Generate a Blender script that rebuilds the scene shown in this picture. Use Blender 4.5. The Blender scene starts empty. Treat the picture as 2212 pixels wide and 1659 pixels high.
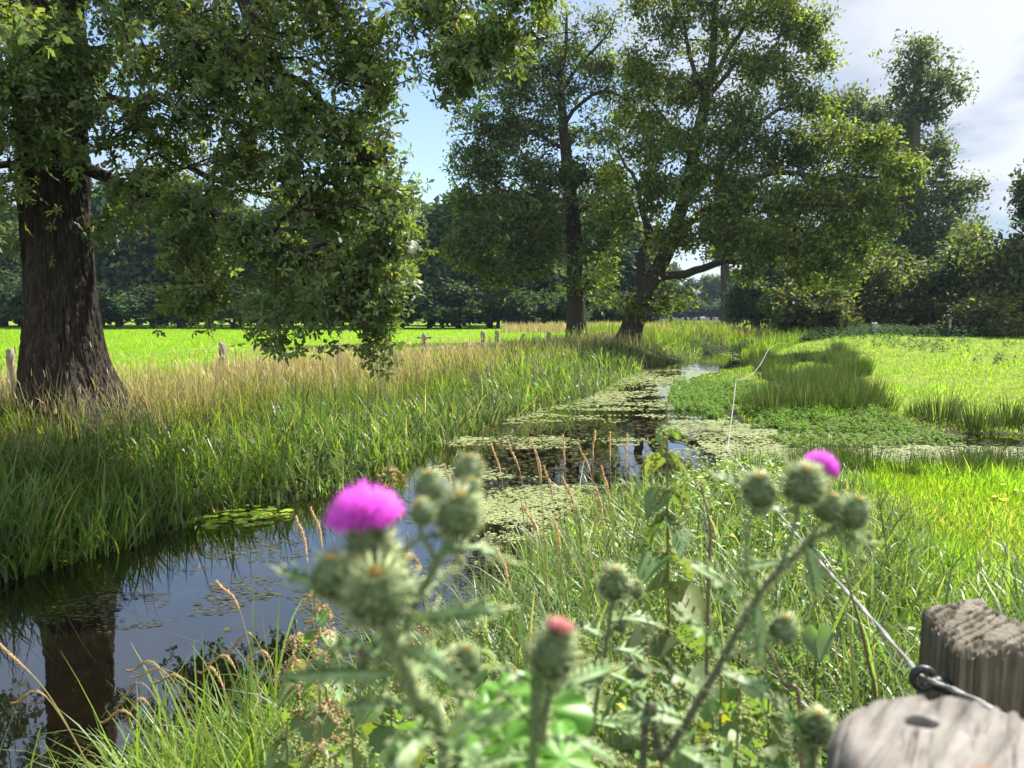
import bpy, math
import numpy as np
from mathutils import Vector

RNG = np.random.default_rng(11)
SC = bpy.context.scene
COL = SC.collection
PI = math.pi
H = 2.2                                  # eye height above the water
PITCH = math.atan(149.5 / 1663.0)
CT, ST = math.cos(PITCH), math.sin(PITCH)

# ------------------------------------------------------------------ helpers
def at(px, py, d):
    """point of the place seen at (px,py) of a 2212-wide view, d metres ahead"""
    u = (px - 1106.0) / 1663.0; v = (829.5 - py) / 1663.0
    dy = CT + v * ST; dz = -ST + v * CT
    return np.array([u * d / dy, d, H + dz * d / dy])

def on_plane(px, py, z=0.0):
    u = (px - 1106.0) / 1663.0; v = (829.5 - py) / 1663.0
    dy = CT + v * ST; dz = -ST + v * CT
    k = (z - H) / dz
    return np.array([u * k, dy * k])

def tag(o, label=None, cat=None, group=None, kind=None):
    if label: o['label'] = label
    if cat: o['category'] = cat
    if group: o['group'] = group
    if kind: o['kind'] = kind
    return o

def root(name, loc, label, cat, group=None):
    o = bpy.data.objects.new(name, None)
    o.empty_display_size = 0.1
    o.location = [float(c) for c in loc]
    COL.objects.link(o)
    return tag(o, label, cat, group)

def np_mesh(name, V, F, mat, col=None, smooth=False):
    """V (n,3); F one (m,k) array or a list of them; col (n,3) base colours"""
    me = bpy.data.meshes.new(name)
    V = np.asarray(V, dtype=np.float32)
    if not isinstance(F, list): F = [F]
    F = [np.asarray(f, dtype=np.int32) for f in F if len(f)]
    me.vertices.add(len(V)); me.vertices.foreach_set('co', V.ravel())
    tot = np.concatenate([np.full(len(f), f.shape[1], np.int32) for f in F])
    idx = np.concatenate([f.ravel() for f in F])
    me.loops.add(len(idx)); me.loops.foreach_set('vertex_index', idx)
    st = np.concatenate([[0], np.cumsum(tot)[:-1]]).astype(np.int32)
    me.polygons.add(len(tot))
    me.polygons.foreach_set('loop_start', st)
    me.polygons.foreach_set('loop_total', tot)
    if smooth: me.polygons.foreach_set('use_smooth', np.ones(len(tot), bool))
    if col is not None:
        c = np.ones((len(V), 4), np.float32); c[:, :3] = col
        a = me.attributes.new('Col', 'FLOAT_COLOR', 'POINT')
        a.data.foreach_set('color', c.ravel())
    me.update(calc_edges=True)
    me.materials.append(mat)
    return me

def obj(name, V, F, mat, parent=None, col=None, smooth=False):
    V = np.asarray(V, float)
    if parent is not None: V = V - np.array(parent_origin(parent))
    o = bpy.data.objects.new(name, np_mesh(name, V, F, mat, col, smooth))
    COL.objects.link(o)
    if parent is not None: o.parent = parent
    return o

def parent_origin(p):
    c = np.array(p.location[:])
    while p.parent is not None:
        p = p.parent; c = c + np.array(p.location[:])
    return c

class Acc:
    """collects geometry for one mesh"""
    def __init__(s): s.V = []; s.F = {}; s.C = []; s.n = 0
    def add(s, V, F, C=None):
        V = np.asarray(V, float)
        if not isinstance(F, list): F = [F]
        for f in F:
            f = np.asarray(f)
            if len(f): s.F.setdefault(f.shape[1], []).append(f + s.n)
        s.V.append(V); s.n += len(V)
        if C is not None:
            C = np.asarray(C, float)
            s.C.append(np.broadcast_to(C, (len(V), 3)))
    def out(s):
        return np.concatenate(s.V), [np.concatenate(v) for v in s.F.values()], (np.concatenate(s.C) if s.C else None)
    def obj(s, name, mat, parent=None, smooth=False):
        V, F, C = s.out()
        return obj(name, V, F, mat, parent, C, smooth)

def copy_tree(o, parent=None):
    c = o.copy(); COL.objects.link(c)
    if parent is not None: c.parent = parent
    for ch in o.children: copy_tree(ch, c)
    return c

def nrm(a):
    a = np.asarray(a, float)
    return a / np.maximum(np.linalg.norm(a, axis=-1, keepdims=True), 1e-9)

def sstep(a, b, x):
    t = np.clip((np.asarray(x, float) - a) / (b - a), 0, 1)
    return t * t * (3 - 2 * t)

def _hash(ix, iy, seed):
    h = (ix.astype(np.int64) * 374761393 + iy.astype(np.int64) * 668265263 + seed * 1442695041) & 0xffffffff
    h = ((h ^ (h >> 13)) * 1274126177) & 0xffffffff
    return ((h ^ (h >> 16)) & 0xffff) / 65535.0

def vnoise(x, y, seed=0):
    x = np.asarray(x, float); y = np.asarray(y, float)
    ix = np.floor(x); iy = np.floor(y); fx = x - ix; fy = y - iy
    fx = fx * fx * (3 - 2 * fx); fy = fy * fy * (3 - 2 * fy)
    a = _hash(ix, iy, seed); b = _hash(ix + 1, iy, seed); c = _hash(ix, iy + 1, seed); d = _hash(ix + 1, iy + 1, seed)
    return (a * (1 - fx) + b * fx) * (1 - fy) + (c * (1 - fx) + d * fx) * fy

def fbm(x, y, seed=0, o=4):
    s = 0; a = 0.5; t = 0
    for k in range(o):
        s = s + a * vnoise(x, y, seed + k * 17); t += a; a *= 0.5; x = x * 2.03 + 5.1; y = y * 2.03 + 3.7
    return s / t

def loft(path, rad, k=8, squash=None, caps=True, phase=0.0):
    """a tube along path with a radius for each point"""
    path = np.asarray(path, float); n = len(path)
    rad = np.broadcast_to(np.asarray(rad, float), (n,))
    T = nrm(np.gradient(path, axis=0))
    ref = np.array([0.0, 0, 1])
    m = nrm(path[-1] - path[0])
    if abs(m[2]) > 0.8: ref = np.array([1.0, 0, 0]) if abs(m[0]) < .7 else np.array([0, 1.0, 0])
    S = nrm(np.cross(T, ref)); B = np.cross(S, T)
    a = np.arange(k) / k * 2 * PI + phase
    V = path[:, None, :] + rad[:, None, None] * (np.cos(a)[None, :, None] * S[:, None, :] + np.sin(a)[None, :, None] * B[:, None, :])
    V = V.reshape(-1, 3)
    i = np.arange(n - 1)[:, None] * k; j = np.arange(k)[None, :]; j2 = (j + 1) % k
    F = np.stack([i + j, i + j2, i + k + j2, i + k + j], -1).reshape(-1, 4)
    Fs = [F]
    if caps:
        Fs.append(np.array([np.arange(k)[::-1], (n - 1) * k + np.arange(k)]))
    return V, Fs

def smooth_path(pts, n):
    """Catmull-Rom through pts (any width), n samples"""
    P = np.asarray(pts, float); m = len(P)
    P = np.vstack([2 * P[0] - P[1], P, 2 * P[-1] - P[-2]])
    t = np.linspace(0, m - 1 - 1e-6, n); i = np.floor(t).astype(int); f = (t - i)[:, None]
    p0, p1, p2, p3 = P[i], P[i + 1], P[i + 2], P[i + 3]
    return 0.5 * ((2 * p1) + (-p0 + p2) * f + (2 * p0 - 5 * p1 + 4 * p2 - p3) * f ** 2 + (-p0 + 3 * p1 - 3 * p2 + p3) * f ** 3)

def mix(a, b, t):
    t = np.asarray(t, float)[..., None]
    return np.asarray(a, float) * (1 - t) + np.asarray(b, float) * t

# ------------------------------------------------------------------ materials
def new_mat(name):
    m = bpy.data.materials.new(name); m.use_nodes = True
    nt = m.node_tree; nt.nodes.clear()
    out = nt.nodes.new('ShaderNodeOutputMaterial')
    return m, nt, out

def L(nt, a, b): nt.links.new(a, b)

def leaf_mat(name, trans=0.45, rough=0.45, spec=0.4, tcol=(1.15, 1.25, 0.45)):
    """plant tissue: reflects, and lets light through in a yellower green"""
    m, nt, out = new_mat(name); N = nt.nodes
    at_ = N.new('ShaderNodeAttribute'); at_.attribute_name = 'Col'
    p = N.new('ShaderNodeBsdfPrincipled')
    L(nt, at_.outputs['Color'], p.inputs['Base Color'])
    p.inputs['Roughness'].default_value = rough
    p.inputs['Specular IOR Level'].default_value = spec
    t = N.new('ShaderNodeBsdfTranslucent')
    mu = N.new('ShaderNodeMix'); mu.data_type = 'RGBA'; mu.blend_type = 'MULTIPLY'; mu.inputs['Factor'].default_value = 1
    L(nt, at_.outputs['Color'], mu.inputs['A']); mu.inputs['B'].default_value = (*[c * 1.6 for c in tcol], 1)
    L(nt, mu.outputs['Result'], t.inputs['Color'])
    mx = N.new('ShaderNodeMixShader'); mx.inputs[0].default_value = trans
    L(nt, p.outputs[0], mx.inputs[1]); L(nt, t.outputs[0], mx.inputs[2])
    L(nt, mx.outputs[0], out.inputs[0])
    return m

def noise_node(nt, vec, scale, detail=6, rough=0.6, dist=0.0):
    n = nt.nodes.new('ShaderNodeTexNoise')
    n.inputs['Scale'].default_value = scale; n.inputs['Detail'].default_value = detail
    n.inputs['Roughness'].default_value = rough; n.inputs['Distortion'].default_value = dist
    if vec is not None: L(nt, vec, n.inputs['Vector'])
    return n

def ramp_node(nt, fac, stops):
    r = nt.nodes.new('ShaderNodeValToRGB')
    e = r.color_ramp.elements
    while len(e) < len(stops): e.new(0.5)
    for k, (p, c) in enumerate(stops):
        e[k].position = p; e[k].color = (*c, 1)
    L(nt, fac, r.inputs[0])
    return r

def mapping_node(nt, scale, kind='Object', rot=(0, 0, 0)):
    tc = nt.nodes.new('ShaderNodeTexCoord'); mp = nt.nodes.new('ShaderNodeMapping')
    mp.inputs['Scale'].default_value = scale; mp.inputs['Rotation'].default_value = rot
    L(nt, tc.outputs[kind], mp.inputs[0])
    return mp.outputs[0]

def textured(name, scale, nscale, stops, rough=0.8, bump=0.5, bdist=0.01, spec=0.3, detail=8, nrough=0.65, dist=0.0, rot=(0, 0, 0)):
    m, nt, out = new_mat(name)
    v = mapping_node(nt, scale, rot=rot)
    n = noise_node(nt, v, nscale, detail, nrough, dist)
    r = ramp_node(nt, n.outputs['Fac'], stops)
    p = nt.nodes.new('ShaderNodeBsdfPrincipled')
    L(nt, r.outputs[0], p.inputs['Base Color'])
    p.inputs['Roughness'].default_value = rough; p.inputs['Specular IOR Level'].default_value = spec
    b = nt.nodes.new('ShaderNodeBump'); b.inputs['Strength'].default_value = bump; b.inputs['Distance'].default_value = bdist
    L(nt, n.outputs['Fac'], b.inputs['Height']); L(nt, b.outputs[0], p.inputs['Normal'])
    L(nt, p.outputs[0], out.inputs[0])
    return m

M = {}
M['oak_leaf'] = leaf_mat('oak_leaf', 0.44, 0.5, 0.3, (1.25, 1.2, 0.4))
M['leaf'] = leaf_mat('tree_leaf', 0.46, 0.6, 0.18, (1.2, 1.25, 0.4))
M['far_leaf'] = leaf_mat('far_leaf', 0.3, 0.7, 0.15)
M['grass'] = leaf_mat('grass_blade', 0.55, 0.8, 0.0, (1.1, 1.25, 0.3))
M['reed'] = leaf_mat('reed_blade', 0.45, 0.42, 0.42, (1.1, 1.15, 0.5))
M['rush'] = leaf_mat('rush_blade', 0.14, 0.5, 0.25)
M['straw'] = leaf_mat('straw_blade', 0.35, 0.6, 0.3, (1.1, 1.0, 0.7))
M['herb'] = leaf_mat('herb_leaf', 0.33, 0.45, 0.45, (1.15, 1.25, 0.35))
M['thistle'] = leaf_mat('thistle_tissue', 0.22, 0.5, 0.4, (1.1, 1.2, 0.5))
M['floret'] = leaf_mat('thistle_floret', 0.4, 0.6, 0.1, (1.0, 0.9, 1.0))
M['stem'] = leaf_mat('plant_stem', 0.1, 0.5, 0.4)
M['bark'] = textured('oak_bark', (7, 7, 1.3), 2.6, [(0.30, (0.010, 0.008, 0.006)), (0.52, (0.040, 0.033, 0.026)), (0.75, (0.10, 0.088, 0.072))], 0.9, 1.0, 0.05, 0.15, 9, 0.68, 1.2)
M['far_bark'] = textured('far_bark', (4, 4, 0.8), 2.0, [(0.3, (0.03, 0.025, 0.02)), (0.7, (0.11, 0.095, 0.075))], 0.9, 0.8, 0.05, 0.15)
M['post_wood'] = textured('fence_post_wood', (24, 24, 2.2), 2.0, [(0.3, (0.10, 0.085, 0.065)), (0.7, (0.32, 0.28, 0.23))], 0.85, 0.6, 0.01)
M['wire'] = textured('fence_wire', (5, 5, 5), 3, [(0.3, (0.12, 0.11, 0.10)), (0.7, (0.28, 0.27, 0.26))], 0.6, 0.1)
# ------------------------------------------------------------------ camera, light, sky
SUN_AZ, SUN_EL = math.radians(47), math.radians(51)
cam = bpy.data.objects.new('camera', bpy.data.cameras.new('camera')); COL.objects.link(cam)
cam.location = (0, 0, H); cam.rotation_euler = (PI / 2 - PITCH, 0, 0)
cam.data.sensor_width = 36; cam.data.lens = 36 * 1663.0 / 2212.0
cam.data.clip_start = 0.02; cam.data.clip_end = 3000
cam.data.dof.use_dof = True; cam.data.dof.focus_distance = 9.0; cam.data.dof.aperture_fstop = 6.5
SC.camera = cam

sun = bpy.data.objects.new('sun', bpy.data.lights.new('sun', 'SUN')); COL.objects.link(sun)
sun.data.energy = 5.0; sun.data.angle = math.radians(0.6); sun.data.color = (1.0, 0.95, 0.86)
sdir = Vector((math.sin(SUN_AZ) * math.cos(SUN_EL), math.cos(SUN_AZ) * math.cos(SUN_EL), math.sin(SUN_EL)))
sun.rotation_euler = sdir.to_track_quat('Z', 'Y').to_euler()
sun.location = (20, 20, 40)

w = bpy.data.worlds.new('World'); SC.world = w; w.use_nodes = True
nt = w.node_tree; nt.nodes.clear(); N = nt.nodes
wout = N.new('ShaderNodeOutputWorld'); bg = N.new('ShaderNodeBackground'); bg.inputs['Strength'].default_value = 0.075
sky = N.new('ShaderNodeTexSky'); sky.sky_type = 'NISHITA'; sky.sun_disc = False
sky.sun_elevation = SUN_EL; sky.sun_rotation = SUN_AZ; sky.air_density = 1.0; sky.dust_density = 0.7; sky.ozone_density = 1.5
tc = N.new('ShaderNodeTexCoord')
sep = N.new('ShaderNodeSeparateXYZ'); L(nt, tc.outputs['Generated'], sep.inputs[0])
def mth(op, a, b=None, c=None):
    m = N.new('ShaderNodeMath'); m.operation = op
    for k, x in enumerate((a, b, c)):
        if x is None: continue
        if isinstance(x, (int, float)): m.inputs[k].default_value = x
        else: L(nt, x, m.inputs[k])
    return m.outputs[0]
den = mth('ADD', mth('MAXIMUM', sep.outputs[2], 0.0), 0.22)
cmb = N.new('ShaderNodeCombineXYZ')
L(nt, mth('DIVIDE', sep.outputs[0], den), cmb.inputs[0]); L(nt, mth('DIVIDE', sep.outputs[1], den), cmb.inputs[1]); cmb.inputs[2].default_value = 3.3
n1 = noise_node(nt, cmb.outputs[0], 1.15, 9, 0.55, 0.3)
n2 = noise_node(nt, cmb.outputs[0], 0.55, 3, 0.5)
# the clouds thicken towards the sunny side of the sky
dp = N.new('ShaderNodeVectorMath'); dp.operation = 'DOT_PRODUCT'
cdir = Vector((0.62, 0.72, 0.36)).normalized()
L(nt, tc.outputs['Generated'], dp.inputs[0]); dp.inputs[1].default_value = cdir
near = mth('POWER', mth('MAXIMUM', dp.outputs['Value'], 0.0), 7.0)
cov = mth('ADD', mth('ADD', mth('MULTIPLY', n1.outputs['Fac'], 0.75), mth('MULTIPLY', n2.outputs['Fac'], 0.35)), mth('MULTIPLY', near, 0.07))
# unseen bright clouds added behind the viewer, as fill for surfaces facing the camera
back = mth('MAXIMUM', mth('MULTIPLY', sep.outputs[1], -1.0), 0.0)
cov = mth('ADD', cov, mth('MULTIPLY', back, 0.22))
mr = N.new('ShaderNodeMapRange'); mr.interpolation_type = 'SMOOTHSTEP'
L(nt, cov, mr.inputs[0]); mr.inputs[1].default_value = 0.50; mr.inputs[2].default_value = 0.70
cl = N.new('ShaderNodeMix'); cl.data_type = 'RGBA'
cl.inputs['A'].default_value = (3.1, 3.5, 4.2, 1); cl.inputs['B'].default_value = (5.0, 5.1, 5.2, 1)
L(nt, near, cl.inputs['Factor'])
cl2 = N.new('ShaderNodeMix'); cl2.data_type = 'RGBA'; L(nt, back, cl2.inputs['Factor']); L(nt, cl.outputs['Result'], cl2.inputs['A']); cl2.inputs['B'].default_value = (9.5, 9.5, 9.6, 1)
skm = N.new('ShaderNodeMix'); skm.data_type = 'RGBA'; skm.blend_type = 'MULTIPLY'; skm.inputs['Factor'].default_value = 1
veil = N.new('ShaderNodeMix'); veil.data_type = 'RGBA'; veil.inputs['A'].default_value = (1.0, 1.0, 1.0, 1); veil.inputs['B'].default_value = (0.24, 0.29, 0.37, 1)
L(nt, mth('MULTIPLY', near, 1.3), veil.inputs['Factor'])
L(nt, sky.outputs[0], skm.inputs['A']); L(nt, veil.outputs['Result'], skm.inputs['B'])
fin = N.new('ShaderNodeMix'); fin.data_type = 'RGBA'
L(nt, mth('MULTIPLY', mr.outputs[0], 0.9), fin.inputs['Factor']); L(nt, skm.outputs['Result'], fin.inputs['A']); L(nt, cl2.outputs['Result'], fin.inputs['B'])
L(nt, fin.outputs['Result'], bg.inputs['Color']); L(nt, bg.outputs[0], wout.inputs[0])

vs = SC.view_settings
vs.view_transform = 'Standard'; vs.look = 'None'; vs.exposure = 1.5; vs.gamma = 1.0; vs.use_curve_mapping = False
SC.render.engine = 'CYCLES'
cy = SC.cycles
cy.max_bounces = 8; cy.diffuse_bounces = 3; cy.glossy_bounces = 3; cy.transmission_bounces = 4; cy.volume_bounces = 0; cy.transparent_max_bounces = 8
cy.use_denoising = True; cy.sample_clamp_indirect = 4.0; cy.caustics_reflective = False; cy.caustics_refractive = False
try: cy.volume_step_rate = 5.0
except Exception: pass

# ------------------------------------------------------------------ plan of the stream
LEFT_PX = [(0, 1240), (100, 1218), (250, 1182), (330, 1150), (470, 1105), (570, 1085), (700, 1055), (800, 1022), (880, 985), (960, 945), (1050, 912), (1120, 893), (1200, 878), (1290, 850), (1330, 822), (1395, 797), (1440, 793), (1490, 780), (1512, 765), (1535, 750)]
LEFT = np.array([(-16, -3), (-11.5, 1.2), (-7.6, 4.6)] + [tuple(on_plane(*p)) for p in LEFT_PX])
RIGHT_NEAR = [(-13, -9), (-7.5, -3.6), (-4.0, 0.2), (-2.3, 2.1), (-1.65, 3.0), (-1.0, 3.9), (-0.45, 4.9), (-0.05, 5.8), (0.35, 7.2), (0.9, 8.5), (1.7, 9.6), (2.7, 10.6), (3.4, 11.4),
              (4.6, 11.6), (6.0, 11.1), (7.6, 10.4), (9.0, 10.3), (11, 10.6), (16, 10.8), (40, 11.5)]
RIGHT_FAR = [(40, 15.0), (16, 13.9), (12, 13.5), (10, 13.6), (8.0, 14.1), (6.3, 14.3), (5.0, 14.7), (4.6, 15.6), (4.9, 17.5)]
RIGHT_PX = [(1500, 885), (1480, 850), (1492, 815), (1560, 800), (1595, 790), (1600, 770), (1600, 752)]
RIGHT = np.array(RIGHT_NEAR + RIGHT_FAR + [tuple(on_plane(*p)) for p in RIGHT_PX])
POLY = np.vstack([LEFT, RIGHT[::-1]])
# middle of the stream by distance, to tell its two sides apart
CX = np.array([(-20, -3), (-9.5, 0), (-5.2, 4), (-2.9, 6.2), (-0.8, 8.2), (0.6, 10.5), (1.3, 13), (2.8, 17), (4.0, 22), (5.5, 30), (9.5, 40), (13.3, 49), (17, 60), (26, 90), (60, 200), (120, 420)], float)

def side(x, y):
    return np.sign(x - np.interp(y, CX[:, 1], CX[:, 0]))

def shore(x, y):
    """distance to the water's edge, negative on the water"""
    P = np.stack([np.asarray(x, float), np.asarray(y, float)], -1).reshape(-1, 2)
    out = np.empty(len(P))
    A = POLY; B = np.roll(POLY, -1, axis=0); AB = B - A; L2 = (AB ** 2).sum(1)
    for s in range(0, len(P), 40000):
        p = P[s:s + 40000]
        ap = p[:, None, :] - A[None]
        t = np.clip((ap * AB[None]).sum(2) / L2[None], 0, 1)
        d = np.sqrt(((ap - t[..., None] * AB[None]) ** 2).sum(2)).min(1)
        y0 = A[None, :, 1] > p[:, None, 1]; y1 = B[None, :, 1] > p[:, None, 1]
        xi = A[None, :, 0] + (p[:, None, 1] - A[None, :, 1]) / np.where(AB[None, :, 1] == 0, 1e-9, AB[None, :, 1]) * AB[None, :, 0]
        ins = ((y0 != y1) & (p[:, None, 0] < xi)).sum(1) % 2 == 1
        out[s:s + 40000] = np.where(ins, -d, d)
    return out.reshape(np.shape(x))

def ground_z(x, y, sd=None):
    x = np.asarray(x, float); y = np.asarray(y, float)
    if sd is None: sd = shore(x, y)
    sd = sd + (fbm(x * 0.9, y * 0.9, 3) - 0.5) * 0.5 * (np.abs(sd) < 3)
    left = side(x, y) < 0
    zl = 0.78 * sstep(-0.1, 3.6, sd) - 0.18 * sstep(6, 12, sd)
    nearbank = 1 - sstep(6.5, 10, y)
    zr = (0.14 + 0.50 * nearbank * (1 - 0.35 * sstep(1.5, 5, x))) * sstep(-0.1, 1.9, sd) + 0.16 * sstep(0.5, 6, sd) * (1 - nearbank) \
         + 0.80 * sstep(17, 58, y) * sstep(-1, 7, x - np.interp(y, CX[:, 1], CX[:, 0]) - 2)
    z = np.where(left, zl, zr)
    far = sstep(60, 100, y)
    z = z * (1 - far) + 0.62 * far
    z = z + (fbm(x * 0.35, y * 0.35, 9) - 0.5) * 0.16 * sstep(0.3, 3, sd) * (1 - sstep(40, 70, y))
    return np.where(sd < 0, np.maximum(-0.6, sd * 0.5 - 0.03), z + 0.015)

t = np.linspace(-4.9, 4.9, 440); gx = np.sinh(t) * 6
t2 = np.linspace(-1.9, 4.9, 330); gy = np.sinh(t2) * 6
GX, GY = np.meshgrid(gx, gy)
GZ = ground_z(GX, GY)
n, m = GX.shape
ii = np.arange(n - 1)[:, None] * m + np.arange(m - 1)[None, :]
gF = np.stack([ii, ii + 1, ii + m + 1, ii + m], -1).reshape(-1, 4)
gV = np.stack([GX, GY, GZ], -1).reshape(-1, 3)
gm, nt, out = new_mat('meadow_soil')
v = mapping_node(nt, (1, 1, 1))
na = noise_node(nt, v, 0.6, 8, 0.6); nb = noise_node(nt, v, 9, 6, 0.7)
mxn = nt.nodes.new('ShaderNodeMath'); mxn.operation = 'MULTIPLY_ADD'; mxn.inputs[1].default_value = 0.5
L(nt, na.outputs['Fac'], mxn.inputs[0])
hb = nt.nodes.new('ShaderNodeMath'); hb.operation = 'MULTIPLY'; hb.inputs[1].default_value = 0.5; L(nt, nb.outputs['Fac'], hb.inputs[0]); L(nt, hb.outputs[0], mxn.inputs[2])
ca = nt.nodes.new('ShaderNodeAttribute'); ca.attribute_name = 'Col'
rn = ramp_node(nt, mxn.outputs[0], [(0.30, (0.55, 0.55, 0.5)), (0.5, (0.95, 0.95, 0.95)), (0.7, (1.25, 1.2, 1.2))])
r = nt.nodes.new('ShaderNodeMix'); r.data_type = 'RGBA'; r.blend_type = 'MULTIPLY'; r.inputs['Factor'].default_value = 1
L(nt, ca.outputs['Color'], r.inputs['A']); L(nt, rn.outputs[0], r.inputs['B'])
p = nt.nodes.new('ShaderNodeBsdfPrincipled'); p.inputs['Roughness'].default_value = 0.95; p.inputs['Specular IOR Level'].default_value = 0.1
L(nt, r.outputs['Result'], p.inputs['Base Color'])
b = nt.nodes.new('ShaderNodeBump'); b.inputs['Strength'].default_value = 0.6; b.inputs['Distance'].default_value = 0.04
L(nt, nb.outputs['Fac'], b.inputs['Height']); L(nt, b.outputs[0], p.inputs['Normal']); L(nt, p.outputs[0], out.inputs[0])
# mud on the banks, turf on the two meadows
sdG = shore(GX, GY); lf = side(GX, GY) < 0
fxG = np.interp(GY, [9, 13, 16, 19, 24, 28, 33, 46, 60], [-10.5, -8.5, -6.2, -4.4, -2.75, -1.1, 1.6, 6, 11])
tL = sstep(0.3, -0.8, GX - fxG) * lf * sstep(2, 4, sdG); tR = (~lf) * sstep(0.8, 2.5, sdG) * (sstep(9, 12, GY) + sstep(1.6, 3.0, GX - .17 * GY) * (GY <= 12)).clip(0, 1)
gC = mix(mix((0.035, 0.034, 0.016), (0.15, 0.235, 0.022), tL), (0.13, 0.175, 0.028), tR)
tag(obj('ground', gV, gF, gm, None, gC.reshape(-1, 3), smooth=True), kind='structure')

# ------------------------------------------------------------------ water
wm, nt, out = new_mat('stream_water')
v = mapping_node(nt, (1, 1, 1))
n1 = noise_node(nt, v, 2.2, 7, 0.7, 0.8)
r = ramp_node(nt, n1.outputs['Fac'], [(0.35, (0.002, 0.002, 0.0015)), (0.58, (0.005, 0.004, 0.002)), (0.75, (0.014, 0.010, 0.005))])
p = nt.nodes.new('ShaderNodeBsdfPrincipled'); L(nt, r.outputs[0], p.inputs['Base Color'])
p.inputs['Roughness'].default_value = 0.02; p.inputs['IOR'].default_value = 2.1; p.inputs['Specular IOR Level'].default_value = 0.62
v2 = mapping_node(nt, (1, 0.7, 1))
n2 = noise_node(nt, v2, 3.0, 3, 0.5)
b = nt.nodes.new('ShaderNodeBump'); b.inputs['Strength'].default_value = 0.12; b.inputs['Distance'].default_value = 0.012
L(nt, n2.outputs['Fac'], b.inputs['Height']); L(nt, b.outputs[0], p.inputs['Normal']); L(nt, p.outputs[0], out.inputs[0])
wv = np.array([(-24, -14, 0), (44, -14, 0), (44, 56, 0), (-24, 56, 0)], float)
tag(obj('water', wv, np.array([[0, 1, 2, 3]]), wm), kind='structure')
# ------------------------------------------------------------------ leaves
T_OAK_U = np.array([0, .22, .36, .56, .70, 1.0]); T_OAK_W = np.array([.03, .15, .09, .26, .17, .05])
def strip_template(u, w, curl=-0.18):
    V = np.zeros((len(u) * 2, 3)); V[0::2, 0] = u; V[1::2, 0] = u; V[0::2, 1] = -w; V[1::2, 1] = w
    V[:, 2] = curl * V[:, 0] ** 2
    i = np.arange(len(u) - 1) * 2
    return V, np.stack([i, i + 1, i + 3, i + 2], -1)
LEAF_OAK = strip_template(T_OAK_U, T_OAK_W)
LEAF_MID = strip_template(np.array([0, .5, 1.0]), np.array([.08, .27, .07]))
LEAF_FAR = (np.array([(0, 0, 0), (.5, -.34, .05), (1, 0, -.1), (.5, .34, .05)], float), np.array([[0, 1, 2, 3]]))

def place(tmpl, P, e1, e3, size, col):
    """copies of a leaf at P, pointing along e1, facing e3"""
    TV, TF = tmpl
    e1 = nrm(e1); e2 = nrm(np.cross(e3, e1)); e3 = np.cross(e1, e2)
    s = np.asarray(size)[:, None, None]
    V = P[:, None, :] + s * (TV[None, :, 0, None] * e1[:, None] + TV[None, :, 1, None] * e2[:, None] + TV[None, :, 2, None] * e3[:, None])
    F = TF[None] + (np.arange(len(P)) * len(TV))[:, None, None]
    C = np.repeat(col, len(TV), axis=0)
    return V.reshape(-1, 3), F.reshape(-1, TF.shape[1]), C

def vary(base, n, rng, dv=0.35, dh=0.15, alt=None, palt=0.0):
    c = np.array(base)[None] * (1 + dv * rng.normal(size=(n, 1))).clip(0.35, 2.2) * (1 + dh * rng.normal(size=(n, 3))).clip(0.5, 1.6)
    if alt is not None:
        k = rng.random(n) < palt
        c[k] = np.array(alt) * (1 + 0.2 * rng.normal(size=(k.sum(), 1)))
    return c.clip(0.002, 0.9)

# ------------------------------------------------------------------ trees
def clump_points(blobs, rng, sub=9, spread=0.33, fill=0.0):
    """points gathered in uneven clumps through each ellipsoid (cx,cy,cz,rx,ry,rz,n)"""
    out = []
    if fill > 0 and len(blobs) > 5:                       # foliage that bridges neighbouring clumps
        Bc = np.array(blobs)[:, :3]; Br = np.array(blobs)[:, 3:6]; Bn = np.array(blobs)[:, 6]
        m_ = int(Bn.sum() * fill); i = rng.choice(len(Bc), size=m_, p=Bn / Bn.sum())
        D = ((Bc[:, None] - Bc[None]) ** 2).sum(2); nb = np.argsort(D, axis=1)[:, 1:5]
        j = nb[i, rng.integers(0, 4, m_)]; f = rng.random((m_, 1)) * .6
        out.append(Bc[i] * (1 - f) + Bc[j] * f + rng.normal(size=(m_, 3)) * .42 * (Br[i] * (1 - f) + Br[j] * f))
    for (cx, cy, cz, rx, ry, rz, n) in blobs:
        n = max(4, int(n * (1 - fill)))
        k = max(3, int(n / sub))
        d = nrm(rng.normal(size=(k, 3))) * (rng.random((k, 1)) ** 0.45)
        c = d
        w_ = rng.random(k) ** 1.5 + 0.1; w_ /= w_.sum()
        idx = rng.choice(k, size=n, p=w_)
        p = c[idx] + rng.normal(size=(n, 3)) * spread * np.array([0.55, 0.55, 0.42])
        out.append(np.array([cx, cy, cz]) + p * np.array([rx, ry, rz]))
    return np.concatenate(out)

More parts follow.
